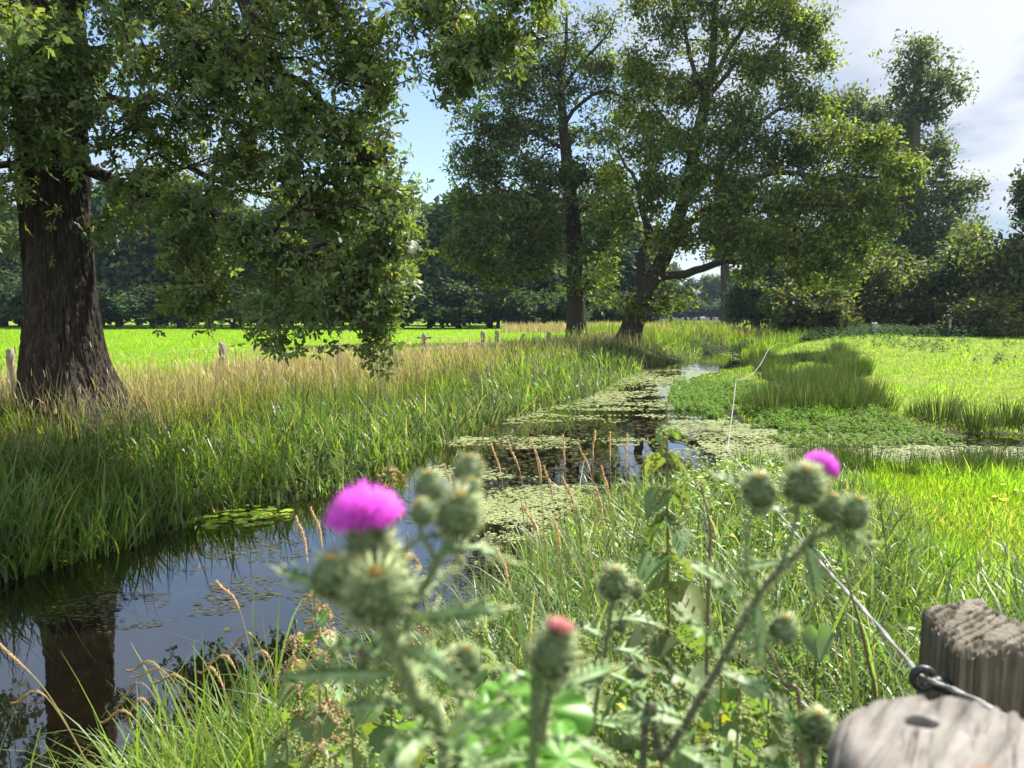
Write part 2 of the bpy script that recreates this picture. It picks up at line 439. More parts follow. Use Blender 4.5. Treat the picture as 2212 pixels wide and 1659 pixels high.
def grow(trunk, trad, limbs, pts, rng, seg=0.5, alpha=0.35, rtip=0.012, ex=2.35, jit=0.12):
    cap = 200000
    P = np.zeros((cap, 3)); par = np.full(cap, -1); plen = np.zeros(cap); rr = np.zeros(cap); n = 0
    for k in range(len(trunk)):
        P[n] = trunk[k]; par[n] = n - 1; rr[n] = trad[k]; n += 1
    for (pl, r0, r1) in limbs:
        j = int(np.argmin(((P[:n] - pl[0]) ** 2).sum(1)))
        m_ = max(4, int(np.linalg.norm(np.diff(pl, axis=0), axis=1).sum() / seg))
        sp = smooth_path(pl, m_); rad = np.linspace(r0, r1, m_)
        sp[1:] += rng.normal(size=(m_ - 1, 3)) * r0 * 0.25
        for k in range(1, m_):
            P[n] = sp[k]; par[n] = j if k == 1 else n - 1; plen[n] = plen[par[n]] + seg; rr[n] = rad[k]; n += 1
    n0 = n
    d0 = np.empty(len(pts))
    for s in range(0, len(pts), 500):
        d0[s:s + 500] = np.sqrt(((pts[s:s + 500, None] - P[None, :n0]) ** 2).sum(2)).min(1)
    tips = []
    for i in np.argsort(d0):
        q = pts[i]
        d = np.sqrt(((P[:n] - q) ** 2).sum(1))
        j = int(np.argmin(d + alpha * plen[:n]))
        D = d[j]
        k = max(1, int(D / seg))
        st = P[j].copy(); dirp = (st - P[par[j]]) if par[j] >= 0 else np.zeros(3)
        ln = np.linalg.norm(dirp); dirp = dirp / ln if ln > 0 else dirp
        for s in range(1, k + 1):
            f = s / k
            pos = st + (q - st) * f + dirp * D * 0.25 * f * (1 - f) + rng.normal(size=3) * jit * seg * (s < k)
            P[n] = pos; par[n] = j; plen[n] = plen[j] + D / k; j = n; n += 1
        tips.append(j)
    P = P[:n]; par = par[:n]; rr = rr[:n]
    A = np.zeros(n); isleaf = np.ones(n, bool); isleaf[par[par >= 0]] = False
    A[isleaf] = rtip ** ex
    for i in range(n - 1, 0, -1):
        if par[i] >= 0: A[par[i]] += A[i]
    R = np.where(rr > 0, rr, A ** (1 / ex))
    for i in range(1, n):                                # no branch thicker than what carries it
        if rr[i] == 0: R[i] = min(R[i], R[par[i]] * 0.92)
    return P, par, R, np.array(tips), n0

def branch_mesh(acc, P, par, R, skip, kmin=4):
    n = len(P)
    kids = [[] for _ in range(n)]
    for i in range(n):
        if par[i] >= 0: kids[par[i]].append(i)
    main = np.full(n, -1)
    for i in range(n):
        if kids[i]: main[i] = max(kids[i], key=lambda c: R[c])
    for i in range(n):
        if par[i] >= 0 and main[par[i]] == i: continue
        if i == 0: continue
        ch = [i]
        while main[ch[-1]] >= 0: ch.append(main[ch[-1]])
        path = np.vstack([P[par[i]][None], P[ch]]); rad = np.concatenate([[min(R[par[i]], R[i] * 1.25)], R[ch]])
        rad[-1] *= 0.6
        rm = rad.max()
        k = kmin if rm < 0.05 else 6 if rm < 0.12 else 10
        V, F = loft(path, rad, k, caps=False)
        acc.add(V, F)
    if not skip:
        ch = [0]
        while main[ch[-1]] >= 0: ch.append(main[ch[-1]])
        V, F = loft(P[ch], R[ch], 14, caps=False); acc.add(V, F)

def rosettes_on(tipP, tipD, K, sigma, size, base, rng, tmpl, alt, palt, droop, m=5):
    """oak sprays: m leaves round each twig end, hanging a little"""
    n = len(tipP) * K
    P = np.repeat(tipP, K, axis=0) + rng.normal(size=(n, 3)) * sigma
    P[:, 2] -= droop * np.abs(rng.normal(size=n))
    ax = nrm(np.repeat(tipD, K, axis=0) * .5 + rng.normal(size=(n, 3)) * .55 + np.array([0, 0, .25]))
    s1 = nrm(np.cross(ax, rng.normal(size=(n, 3)))); s2 = np.cross(ax, s1)
    ph = (np.arange(m)[None] * 2 * PI / m + rng.random((n, 1)) * 6 + rng.normal(size=(n, m)) * .25)[..., None]
    open_ = (.25 + .5 * rng.random((n, 1)))[..., None]
    e1 = nrm(np.cos(ph) * s1[:, None] + np.sin(ph) * s2[:, None] + open_ * ax[:, None] - np.array([0, 0, .25])).reshape(-1, 3)
    e3 = nrm(np.repeat(ax, m, 0) + rng.normal(size=(n * m, 3)) * .22 + np.array([0, 0, .2]))
    s = np.repeat(size * (1 + .22 * rng.normal(size=n)).clip(.5, 1.6), m) * (1 + .2 * rng.normal(size=n * m)).clip(.5, 1.5)
    tone = np.repeat((1 + .20 * rng.normal(size=(n, 1))).clip(.55, 1.7), m, 0)
    col = vary(base, n * m, rng, .22, .10, alt, palt) * tone
    return place(tmpl, np.repeat(P, m, 0) + e1 * .012, e1, e3, s, col)

def leaves_on(tipP, tipD, K, sigma, size, base, rng, tmpl, centre=None, up=0.9, alt=None, palt=0.0, droop=0.0, dv=0.3):
    n = len(tipP) * K
    P = np.repeat(tipP, K, axis=0) + rng.normal(size=(n, 3)) * sigma
    P[:, 2] -= droop * np.abs(rng.normal(size=n))
    D = np.repeat(tipD, K, axis=0)
    e1 = nrm(D * 0.5 + rng.normal(size=(n, 3)) * 0.8 + np.array([0, 0, -0.35 if droop else 0.0]))
    o = np.repeat(nrm(tipP - centre), K, axis=0) if centre is not None else 0
    spray = np.repeat(rng.normal(size=(len(tipP), 3)), K, axis=0)          # the leaves of a spray face much the same way
    e3 = nrm(rng.normal(size=(n, 3)) * 0.45 + spray * 0.50 + np.array([0, 0, up]) + o * 0.4)
    s = size * (1 + 0.28 * rng.normal(size=n)).clip(0.45, 1.8)
    clump = np.repeat(1 + 0.22 * rng.normal(size=(len(tipP), 1)), K, axis=0).clip(0.5, 1.7)
    col = vary(base, n, rng, dv, 0.12, alt, palt) * clump
    return place(tmpl, P, e1, e3, s, col)

def ridge_n(x, y): return 1 - np.abs(fbm(x, y, 29, 2) * 2 - 1)

def trunk_bark(path, rad, k=72, rings=90, rng=RNG, flare=None, ridge=0.03):
    """a closed trunk with furrowed bark; flare(t, angle) widens it"""
    pr = smooth_path(np.column_stack([path, rad]), rings)
    p, r = pr[:, :3], pr[:, 3]
    a = np.arange(k) / k * 2 * PI
    t = np.linspace(0, 1, rings)
    zz = p[:, 2]
    R = r[:, None] * np.ones((1, k))
    if flare is not None: R = R * flare(zz[:, None] - zz[0], a[None, :])
    # furrows run along the trunk, forking and closing
    ang = a[None, :] * k / (2 * PI)
    n1 = fbm(ang * 0.30 + 1.2 * fbm(ang * .1, zz[:, None] * 1.2, 5), zz[:, None] * 1.7 + ang * 0.01, 21, 3)
    rd = 1 - np.abs(n1 * 2 - 1) * 2.2 - .8 * np.maximum(0, ridge_n(ang * .16, zz[:, None] * 9.0) - .8) / .2
    R = R + ridge * rd + 0.03 * (fbm(ang * 0.08, zz[:, None] * 0.7, 8, 2) - 0.5)
    V = np.stack([p[:, 0:1] + R * np.cos(a)[None], p[:, 1:2] + R * np.sin(a)[None], np.repeat(zz[:, None], k, 1)], -1).reshape(-1, 3)
    i = np.arange(rings - 1)[:, None] * k; j = np.arange(k)[None, :]; j2 = (j + 1) % k
    F = np.stack([i + j, i + j2, i + k + j2, i + k + j], -1).reshape(-1, 4)
    return V, F

def px_blobs(specs, sc=1.0):
    """(px, py, depth, rpx, rpy, rdepth, n) -> ellipsoids in metres"""
    out = []
    for (px, py, d, rx, ry, rd, n) in specs:
        c = at(px, py, d); k = d / 1663.0
        out.append((c[0], c[1], c[2], rx * k * sc, rd * sc, ry * k * sc, n))
    return out

def px_limb(pts, r0, r1):
    return (np.array([at(*q) for q in pts]), r0, r1)

def build_tree(name, label, cat, tpath, trad, limbs, blobs, K, sigma, size, base, tmpl, mat, seed, group=None, seg=0.6, sub=9, spread=0.33,
               bark=None, rtip=0.012, alt=None, palt=0.0, droop=0.0, flare=None, kk=40, ridge=0.02, up=0.9, alpha=0.35, extra=None, barkmat='bark', dv=0.3, dens=2.1, fill=.28, rosette=False):
    rng = np.random.default_rng(seed)
    tpath = np.array(tpath, float)
    rt = root(name, tpath[0], label, cat, group)
    m_ = max(6, int(np.linalg.norm(np.diff(tpath, axis=0), axis=1).sum() / seg))
    tp = smooth_path(np.column_stack([tpath, trad]), m_)
    blobs = [(*q[:6], int(q[6] * dens)) for q in blobs]
    pts = clump_points(blobs, rng, sub, spread, fill)
    if extra is not None: pts = np.vstack([pts, extra])
    P, par, R, tips, n0 = grow(tp[:, :3], tp[:, 3], limbs, pts, rng, seg=seg, alpha=alpha, rtip=rtip)
    acc = Acc()
    V, F = trunk_bark(tpath, np.array(trad), k=kk, rings=int(min(kk * 1.6, 330)), flare=flare, ridge=ridge); acc.add(V, F)
    branch_mesh(acc, P, par, R, True)
    acc.obj('trunk', M[barkmat], rt, smooth=True)
    tipP = P[tips]; tipD = nrm(P[tips] - P[par[tips]] + 1e-6)
    c = np.mean(tipP, axis=0)
    if rosette: V, F, C = rosettes_on(tipP, tipD, K, sigma, size, base, rng, tmpl, alt, palt, droop)
    else: V, F, C = leaves_on(tipP, tipD, K, sigma, size, base, rng, tmpl, c, up, alt, palt, droop, dv)
    obj('crown', V, F, mat, rt, C)
    return rt

# --- the big oak
def oak_flare(h, a):
    lobes = 1 + 0.34 * np.cos(a * 6 + 0.6) + 0.16 * np.cos(a * 3 + 2)
    f = np.exp(-np.maximum(h, 0) / 0.42)
    return 1 + f * (0.72 * lobes + 0.42 * np.cos(a + 0.15))
d0 = 10.5
b0 = at(172, 915, d0)
bz = float(ground_z(np.array([b0[0]]), np.array([d0]))[0]) - 0.12
oak_path = [(b0[0], d0, bz), at(142, 800, d0), at(132, 640, d0), at(120, 470, d0), at(116, 380, d0), at(110, 240, d0), at(102, 60, d0), at(85, -160, d0), at(80, -420, d0 + .3), at(70, -800, d0)]
oak_rad = [0.56, 0.50, 0.42, 0.41, 0.42, 0.41, 0.43, 0.37, 0.28, 0.12]
oak_limbs = [
    px_limb([(150, 350, 10.5), (215, 378, 10.3), (300, 420, 9.8), (400, 442, 9.6), (520, 480, 9.3), (640, 540, 9.2)], 0.10, 0.03),
    px_limb([(150, 300, 10.6), (260, 215, 11.2), (370, 330, 11.4), (470, 390, 11.4), (600, 430, 11.2)], 0.09, 0.03),
    px_limb([(100, 40, 10.5), (250, -80, 10.2), (367, 12, 9.8), (417, 93, 9.6), (500, 140, 9.5), (585, 187, 9.4), (690, 250, 9.3), (790, 360, 9.2)], 0.17, 0.05),
    px_limb([(90, -100, 10.5), (330, -190, 10.4), (480, -60, 10.2), (567, 73, 10.1), (600, 143, 10.0), (690, 215, 9.9), (770, 330, 9.8)], 0.13, 0.03),
    px_limb([(85, -220, 10.5), (400, -420, 9.8), (750, -330, 9.4), (960, -160, 9.2), (1080, -60, 9.0)], 0.14, 0.03),
    px_limb([(100, 60, 10.5), (-50, -20, 9.6), (-150, 60, 9.0), (-200, 200, 8.8)], 0.12, 0.04),
    px_limb([(110, 420, 10.4), (20, 350, 9.8), (-60, 380, 9.6)], 0.08, 0.03),
    px_limb([(100, 0, 10.5), (40, -60, 9.0), (0, -60, 7.6), (20, -40, 6.6)], 0.10, 0.02),
    px_limb([(85, -200, 10.5), (300, -500, 12.5), (500, -400, 14), (700, -300, 15)], 0.12, 0.03),
]
oak_blobs = px_blobs([
    (300, 60, 10.2, 170, 120, 1.4, 150), (520, 70, 10.2, 150, 120, 1.4, 150), (700, 70, 9.8, 150, 130, 1.2, 190),
    (800, 130, 9.5, 75, 90, 0.8, 85), (420, 230, 10.2, 130, 85, 1.2, 120), (600, 260, 10.0, 130, 90, 1.1, 130), (770, 310, 9.4, 100, 90, 0.9, 140),
    (330, 340, 10.6, 60, 60, 0.7, 26), (520, 380, 10.4, 110, 75, 0.9, 110), (690, 420, 9.6, 120, 90, 1.0, 150), (850, 450, 9.2, 68, 95, 0.8, 130),
    (440, 520, 10.0, 95, 60, 0.8, 60), (590, 540, 9.4, 110, 80, 0.8, 95), (760, 560, 9.2, 105, 75, 0.8, 95), (420, 620, 9.6, 75, 60, 0.6, 75), (840, 590, 9.0, 45, 55, 0.5, 40),
    (620, 655, 9.2, 75, 45, 0.5, 38), (740, 650, 9.0, 60, 40, 0.5, 36), (800, 725, 8.9, 32, 48, 0.3, 24), (830, 665, 8.8, 30, 35, 0.3, 16), (620, 735, 9.0, 42, 22, 0.3, 12), (560, 715, 9.1, 14, 16, 0.2, 5), (260, 470, 10.5, 50, 45, 0.5, 20), (290, 395, 9.6, 70, 40, 0.4, 34), (380, 440, 9.4, 60, 40, 0.4, 30),
    # leaves hanging over the trunk and the edge of the view
    (60, 130, 9.2, 90, 110, 0.5, 75), (40, 300, 9.4, 60, 60, 0.4, 38), (10, 400, 9.6, 40, 45, 0.4, 20), (150, 100, 9.4, 70, 80, 0.5, 36), (-60, 250, 9.0, 80, 160, 1.0, 60), (-10, 520, 9.8, 22, 30, 0.3, 8), (115, 275, 9.3, 45, 40, 0.3, 18),
    (50, 20, 6.8, 75, 40, 0.3, 20), (110, 60, 9.6, 95, 75, 0.5, 55), (185, 190, 9.7, 75, 90, 0.5, 50), (70, 215, 9.4, 70, 80, 0.4, 40), (230, 270, 9.8, 60, 50, 0.5, 24), (420, 60, 9.2, 90, 60, 0.5, 50), (330, 20, 9.2, 70, 60, 0.5, 36), (520, 150, 9.0, 80, 55, 0.4, 44), (620, 200, 8.9, 70, 50, 0.4, 36),
    # the long bough over the top of the view
    (960, 20, 9.2, 85, 70, 0.6, 75), (1060, 50, 9.1, 65, 80, 0.6, 70), (1000, 130, 9.0, 70, 60, 0.5, 60), (1010, 175, 9.0, 30, 40, 0.3, 14), (950, 165, 9.0, 28, 30, 0.3, 10), (1180, -10, 9.0, 85, 45, 0.6, 48), (900, -20, 9.4, 70, 40, 0.6, 30), (1090, 95, 9.0, 28, 55, 0.3, 24),
    # out of view: the rest of the crown, which shades the bank
    (250, -250, 10.4, 330, 200, 3.2, 190), (650, -280, 9.8, 250, 180, 2.4, 120), (-250, -150, 10.2, 260, 300, 3.0, 150), (-150, 350, 9.6, 120, 160, 1.5, 60), (100, -650, 10.4, 320, 220, 3.0, 120), (450, -170, 12.5, 300, 140, 1.6, 70), (850, -330, 10.6, 260, 130, 1.6, 110), (1150, -420, 11.2, 260, 130, 1.6, 100), (650, -480, 11, 280, 150, 2, 90), (1300, -300, 14, 170, 110, 1.4, 60), (1120, -260, 13, 170, 90, 1.3, 60), (1480, -330, 14.5, 150, 110, 1.3, 50),
], .86)
build_tree('oak_tree', 'massive furrowed oak at the stream bank with foliage drooping to the dry grass', 'tree', oak_path, oak_rad, oak_limbs, oak_blobs,
           4, 0.105, 0.084, (0.098, 0.142, 0.054), LEAF_OAK, M['oak_leaf'], 5, seg=0.22, sub=11, rtip=0.0045, alt=(0.15, 0.13, 0.03), palt=0.012, droop=0.10,
           flare=oak_flare, kk=330, ridge=0.028, dens=1.02, fill=.22, rosette=True, up=0.55, spread=0.36, dv=0.38)

# --- the two great trees by the bend
def soft_flare(h, a):
    return 1 + np.exp(-np.maximum(h, 0) / 0.7) * (0.35 + 0.1 * np.cos(a * 4))
def gz(x, y): return float(ground_z(np.array([float(x)]), np.array([float(y)]))[0])
d2 = 46.0; b2 = at(1246, 735, d2)
build_tree('tall_tree', 'tall straight trunked tree with layered dark crown behind the gate posts', 'tree',
    [(b2[0], d2, gz(b2[0], d2) - .2), at(1245, 700, d2), at(1242, 600, d2), at(1238, 480, d2), at(1228, 380, d2), at(1218, 280, d2), at(1212, 180, d2), at(1222, 90, d2), at(1225, 20, d2)],
    [0.58, 0.54, 0.49, 0.44, 0.36, 0.28, 0.19, 0.10, 0.04],
    [px_limb([(1238, 430, d2), (1180, 430, d2 - 1), (1090, 410, d2 - 2), (1020, 440, d2 - 2)], .16, .04), px_limb([(1230, 330, d2), (1160, 290, d2), (1090, 270, d2 - 1), (1010, 290, d2 - 1)], .14, .04),
     px_limb([(1215, 260, d2), (1290, 200, d2), (1350, 215, d2), (1400, 270, d2 + 1)], .13, .03), px_limb([(1215, 190, d2), (1260, 130, d2), (1310, 80, d2), (1330, 30, d2)], .13, .03),
     px_limb([(1212, 170, d2), (1150, 130, d2), (1100, 110, d2)], .1, .03), px_limb([(1238, 470, d2), (1300, 430, d2 - 2), (1340, 450, d2 - 2)], .12, .03),
     px_limb([(1236, 500, d2), (1160, 500, d2 - 2), (1050, 490, d2 - 3), (990, 520, d2 - 3)], .12, .03), px_limb([(1220, 300, d2), (1200, 250, d2 + 3), (1150, 200, d2 + 4)], .12, .03)],
    px_blobs([(1130, 110, d2, 75, 45, 1.6, 52), (1240, 90, d2, 85, 55, 2.0, 62), (1310, 150, d2, 65, 60, 1.6, 42), (1080, 185, d2, 75, 50, 1.6, 52), (1180, 190, d2, 70, 50, 1.8, 50), (1050, 275, d2 - 1, 90, 45, 1.8, 70),
              (1160, 285, d2, 70, 55, 2.0, 56), (1280, 260, d2, 75, 50, 1.8, 36), (1040, 350, d2 - 1, 85, 45, 1.8, 70), (1140, 370, d2 - 1, 80, 45, 2.0, 62), (1230, 370, d2 - 1.5, 60, 50, 1.2, 52), (1310, 360, d2, 65, 50, 1.6, 46),
              (1040, 430, d2 - 2, 80, 45, 1.8, 60), (1130, 450, d2 - 2, 80, 35, 2.0, 48), (1300, 440, d2 - 1, 60, 45, 1.6, 40), (1010, 500, d2 - 3, 60, 45, 1.5, 52), (1090, 520, d2 - 2, 75, 45, 1.5, 60), (1170, 520, d2 - 2, 55, 40, 1.5, 42),
              (1050, 580, d2 - 2, 60, 30, 1.2, 36), (1150, 575, d2 - 2, 60, 28, 1.2, 28), (985, 545, d2 - 3, 30, 30, 1.2, 20), (1290, 530, d2 - 1, 50, 45, 1.5, 30), (1290, 600, d2 - 1, 60, 25, 1.5, 20), (1370, 240, d2, 50, 60, 1.6, 30), (1180, 60, d2, 60, 30, 1.4, 20)]),
    25, 0.26, 0.20, (0.072, 0.098, 0.038), LEAF_MID, M['leaf'], 21, dens=1.85, fill=.12, seg=0.55, rtip=0.013, flare=soft_flare, kk=48, ridge=0.02, sub=8, spread=0.40, alt=(0.11, 0.10, 0.025), palt=0.05)

d3 = 41.0; b3 = at(1350, 745, d3)
build_tree('leaning_oak', 'broad oak leaning on a tilted forked trunk at the water bend', 'tree',
    [(b3[0], d3, gz(b3[0], d3) - .25), at(1362, 715, d3), at(1385, 650, d3), at(1412, 595, d3), at(1435, 555, d3), at(1458, 490, d3), at(1480, 420, d3), at(1505, 300, d3), at(1528, 200, d3), at(1540, 110, d3), at(1545, 20, d3), at(1555, -60, d3)],
    [0.64, 0.56, 0.53, 0.49, 0.42, 0.36, 0.34, 0.30, 0.25, 0.18, 0.12, 0.05],
    [px_limb([(1390, 640, d3), (1388, 590, d3 - .4), (1390, 545, d3 - .6), (1400, 500, d3 - 1), (1370, 400, d3 - 1), (1340, 330, d3 - 1)], .33, .05),
     px_limb([(1420, 600, d3), (1480, 590, d3 - 1), (1540, 570, d3 - 2), (1620, 560, d3 - 3), (1700, 545, d3 - 3.5), (1780, 530, d3 - 4)], .26, .05),
     px_limb([(1450, 510, d3), (1530, 450, d3 - 1), (1580, 410, d3 - 2), (1680, 370, d3 - 3), (1800, 390, d3 - 4), (1870, 380, d3 - 4), (1960, 385, d3 - 4)], .24, .04),
     px_limb([(1480, 420, d3), (1580, 330, d3 - 1), (1680, 240, d3 - 1), (1760, 220, d3 - 1)], .2, .04),
     px_limb([(1525, 210, d3), (1490, 120, d3), (1475, 40, d3), (1440, -20, d3)], .14, .03), px_limb([(1530, 195, d3), (1590, 80, d3), (1640, 35, d3), (1700, 0, d3)], .15, .03),
     px_limb([(1520, 230, d3), (1600, 130, d3), (1680, 150, d3), (1740, 160, d3)], .14, .03), px_limb([(1500, 330, d3), (1430, 250, d3 + 1), (1380, 180, d3 + 1)], .14, .03),
     px_limb([(1700, 545, d3 - 3.5), (1740, 440, d3 - 4), (1790, 380, d3 - 4.5)], .1, .03), px_limb([(1780, 460, d3 - 4), (1840, 440, d3 - 4.5), (1880, 480, d3 - 4.5)], .07, .03),
     px_limb([(1385, 660, d3), (1350, 660, d3 - 1), (1320, 655, d3 - 1)], .07, .02), px_limb([(1390, 655, d3), (1450, 640, d3 - 1), (1480, 650, d3 - 1)], .06, .02)],
    px_blobs([(1470, 20, d3, 80, 60, 2, 46), (1590, 20, d3, 80, 60, 2, 48), (1700, 40, d3, 75, 60, 1.8, 52), (1400, 90, d3, 60, 60, 1.6, 30), (1660, 130, d3, 80, 55, 1.8, 52), (1760, 120, d3, 50, 60, 1.4, 30), (1570, 150, d3, 65, 45, 1.6, 34),
              (1490, 200, d3, 75, 50, 1.8, 56), (1400, 210, d3, 60, 60, 1.6, 42), (1600, 240, d3 - 1, 80, 50, 1.6, 56), (1740, 200, d3 - 1, 65, 50, 1.5, 40), (1790, 240, d3 - 1, 40, 30, 1.2, 16), (1430, 300, d3 - 1, 80, 55, 2, 72), (1550, 330, d3 - 2, 80, 55, 1.6, 72), (1680, 310, d3 - 2, 80, 55, 1.5, 66),
              (1770, 320, d3 - 3, 70, 45, 1.5, 54), (1860, 310, d3 - 4, 60, 42, 1.4, 54), (1940, 370, d3 - 4, 55, 28, 1.1, 38), (1400, 400, d3 - 1, 75, 50, 1.8, 60), (1500, 420, d3 - 2, 75, 50, 1.6, 66), (1620, 420, d3 - 3, 80, 50, 1.5, 72), (1730, 420, d3 - 4, 80, 50, 1.6, 80), (1830, 440, d3 - 4.5, 65, 50, 1.4, 64),
              (1340, 480, d3 - 1, 60, 45, 1.5, 36), (1430, 500, d3 - 2, 65, 40, 1.4, 48), (1560, 500, d3 - 3, 75, 45, 1.5, 62), (1680, 510, d3 - 4, 80, 45, 1.5, 68), (1790, 520, d3 - 4.5, 75, 50, 1.4, 66), (1880, 510, d3 - 4.5, 40, 45, 1.2, 30), (1760, 585, d3 - 4.5, 60, 40, 1.2, 34), (1820, 600, d3 - 4.5, 35, 30, 1, 12),
              (1325, 560, d3 - 1, 40, 40, 1.2, 14), (1325, 655, d3 - 1, 40, 22, 1, 10), (1460, 650, d3 - 1, 40, 26, .8, 14), (1375, 665, d3 - .9, 28, 22, .4, 5), (1620, 590, d3 - 3, 40, 25, 1, 12), (1300, 400, d3, 40, 60, 1.5, 20), (1480, -45, d3, 80, 45, 2, 36), (1600, -50, d3, 80, 45, 2, 36), (1710, -20, d3, 70, 40, 1.8, 34), (1385, 20, d3, 55, 50, 1.6, 24), (1545, 85, d3, 70, 40, 1.6, 30), (1340, 310, d3, 50, 55, 1.6, 30), (1770, 50, d3, 40, 50, 1.4, 20), (1390, 140, d3, 50, 50, 1.6, 26)]),
    24, 0.25, 0.19, (0.092, 0.125, 0.034), LEAF_MID, M['leaf'], 33, dens=1.8, fill=.12, seg=0.5, rtip=0.012, flare=soft_flare, kk=48, ridge=0.02, sub=8, spread=0.40, alt=(0.12, 0.13, 0.02), palt=0.08)

# --- trees beyond the bend
def simple_tree(name, label, base, h_specs, trad, blobs, K, sigma, size, col, seed, limbs=(), group=None, mat='leaf', tm=LEAF_MID, seg=0.9, **kw):
    return build_tree(name, label, 'tree', h_specs, trad, list(limbs), blobs, K, sigma, size, col, tm, M[mat], seed, group=group, seg=seg, rtip=0.015, kk=24, ridge=0.02, barkmat='far_bark', **kw)

d = 66.0; q = at(1972, 700, d)
simple_tree('ivy_clad_tree', 'tallest narrow tree with ivy covered trunk rising above the hedge', None,
    [(q[0], d, gz(q[0], d) - .3), at(1972, 600, d), at(1972, 480, d), at(1970, 380, d), at(1972, 300, d), at(1978, 220, d), at(1985, 160, d), at(1990, 100, d)], [.95, .85, .8, .7, .55, .4, .25, .08],
    px_blobs([(1990, 115, d, 60, 28, 1.6, 40), (1950, 160, d, 45, 25, 1.5, 22), (2045, 180, d, 38, 24, 1.4, 24), (1985, 185, d, 60, 32, 1.8, 44), (1950, 235, d, 42, 30, 1.6, 34), (2010, 240, d, 45, 30, 1.6, 34), (2060, 200, d, 25, 22, 1, 12), (1935, 275, d, 35, 28, 1.5, 26),
              (1985, 330, d, 70, 36, 2, 60), (2040, 330, d, 40, 40, 1.6, 34), (1990, 400, d, 90, 40, 2, 72), (2060, 430, d, 50, 40, 1.8, 44), (1930, 420, d, 60, 40, 2, 46), (1980, 480, d, 75, 45, 2, 66), (2050, 500, d, 45, 40, 1.8, 40), (1930, 510, d, 55, 45, 2, 44), (1975, 560, d, 60, 50, 1.8, 56), (2020, 560, d, 45, 35, 1.6, 30), (2080, 390, d, 30, 25, 1.2, 14)]),
    20, .40, .30, (0.075, 0.098, 0.050), 41, dens=1.5, fill=.2, extra=np.array([at(1972 + 22 * math.sin(k * 2.4), 300 + 330 * ((k * .618) % 1), 66 + 1.1 * math.cos(k * 2.4)) for k in range(110)]), limbs=[px_limb([(1970, 330, d), (1945, 290, d), (1930, 250, d)], .2, .05), px_limb([(1975, 240, d), (2020, 215, d), (2060, 190, d)], .14, .04), px_limb([(1975, 400, d), (2050, 390, d), (2100, 395, d)], .14, .03)], sub=7, spread=.4)
d = 74.0; q = at(1850, 700, d)
simple_tree('hazel_tree', 'grey green twin stemmed tree between leaning oak and ivy covered tree', None,
    [(q[0], d, gz(q[0], d) - .3), at(1852, 560, d), at(1850, 400, d), at(1845, 300, d), at(1842, 230, d)], [.5, .45, .35, .2, .06],
    px_blobs([(1830, 225, d, 45, 30, 1.6, 34), (1880, 240, d, 38, 30, 1.6, 28), (1840, 300, d, 70, 45, 2, 56), (1900, 330, d, 50, 50, 2, 44), (1860, 400, d, 70, 50, 2.2, 60), (1900, 480, d, 55, 55, 2, 48), (1840, 500, d, 70, 50, 2.2, 56), (1870, 580, d, 70, 45, 2, 48)]),
    22, .40, .32, (0.075, 0.095, 0.055), 43, dens=2.4, limbs=[px_limb([(1850, 560, d), (1895, 480, d), (1905, 380, d), (1890, 290, d)], .25, .05)], sub=7, spread=.4)
d = 90.0; q = at(1567, 705, d)
simple_tree('field_tree', 'straight trunked tree standing in the field left of the round bush', None,
    [(q[0], d, gz(q[0], d) - .3), at(1567, 640, d), at(1566, 580, d), at(1566, 500, d), at(1566, 400, d)], [.6, .5, .48, .35, .1],
    px_blobs([(1570, 550, d, 55, 30, 3, 44), (1610, 520, d, 60, 40, 3, 50), (1560, 470, d, 70, 45, 3, 50), (1550, 480, d, 60, 30, 2, 26)]),
    26, .5, .42, (0.045, 0.065, 0.025), 44, sub=7, spread=.4)
d = 72.0; q = at(1632, 714, d)
simple_tree('round_bush_tree', 'small round headed pollard with short dark trunk by the far reeds', None,
    [(q[0], d, gz(q[0], d) - .3), at(1632, 690, d), at(1628, 660, d), at(1626, 630, d)], [.45, .42, .36, .12],
    px_blobs([(1625, 625, d, 38, 26, 1.4, 52), (1600, 655, d, 28, 28, 1.3, 38), (1650, 650, d, 30, 28, 1.3, 40), (1625, 665, d, 45, 24, 1.4, 44), (1668, 672, d, 16, 18, .8, 14), (1595, 680, d, 16, 12, .8, 10)]),
    34, .3, .26, (0.050, 0.078, 0.032), 45, sub=6, spread=.38)
d = 78.0; q = at(1669, 712, d)
simple_tree('dark_trunk_tree', 'dark slightly leaning tree just right of the small round headed pollard', None,
    [(q[0], d, gz(q[0], d) - .3), at(1667, 660, d), at(1664, 590, d), at(1672, 520, d), at(1690, 420, d)], [.5, .42, .38, .3, .08],
    px_blobs([(1690, 600, d, 32, 28, 2, 22), (1670, 540, d, 60, 40, 2.5, 46), (1720, 560, d, 45, 40, 2.2, 36), (1690, 470, d, 70, 45, 2.5, 44), (1640, 560, d, 40, 30, 2, 26), (1702, 645, d, 18, 25, 1.2, 12)]),
    26, .45, .38, (0.040, 0.058, 0.025), 46, sub=7, spread=.4)
d = 50.0; q = at(2345, 700, d)
simple_tree('edge_tree', 'tree at the right edge whose twigs reach into the sky', None,
    [(q[0], d, gz(q[0], d) - .3), at(2345, 560, d), at(2340, 420, d), at(2335, 300, d)], [.5, .45, .3, .06],
    px_blobs([(2215, 430, d, 24, 55, 1.3, 26), (2300, 430, d, 70, 90, 2, 80), (2320, 280, d, 70, 70, 2, 40)]), 28, .3, .26, (0.05, 0.066, 0.03), 47, sub=7)

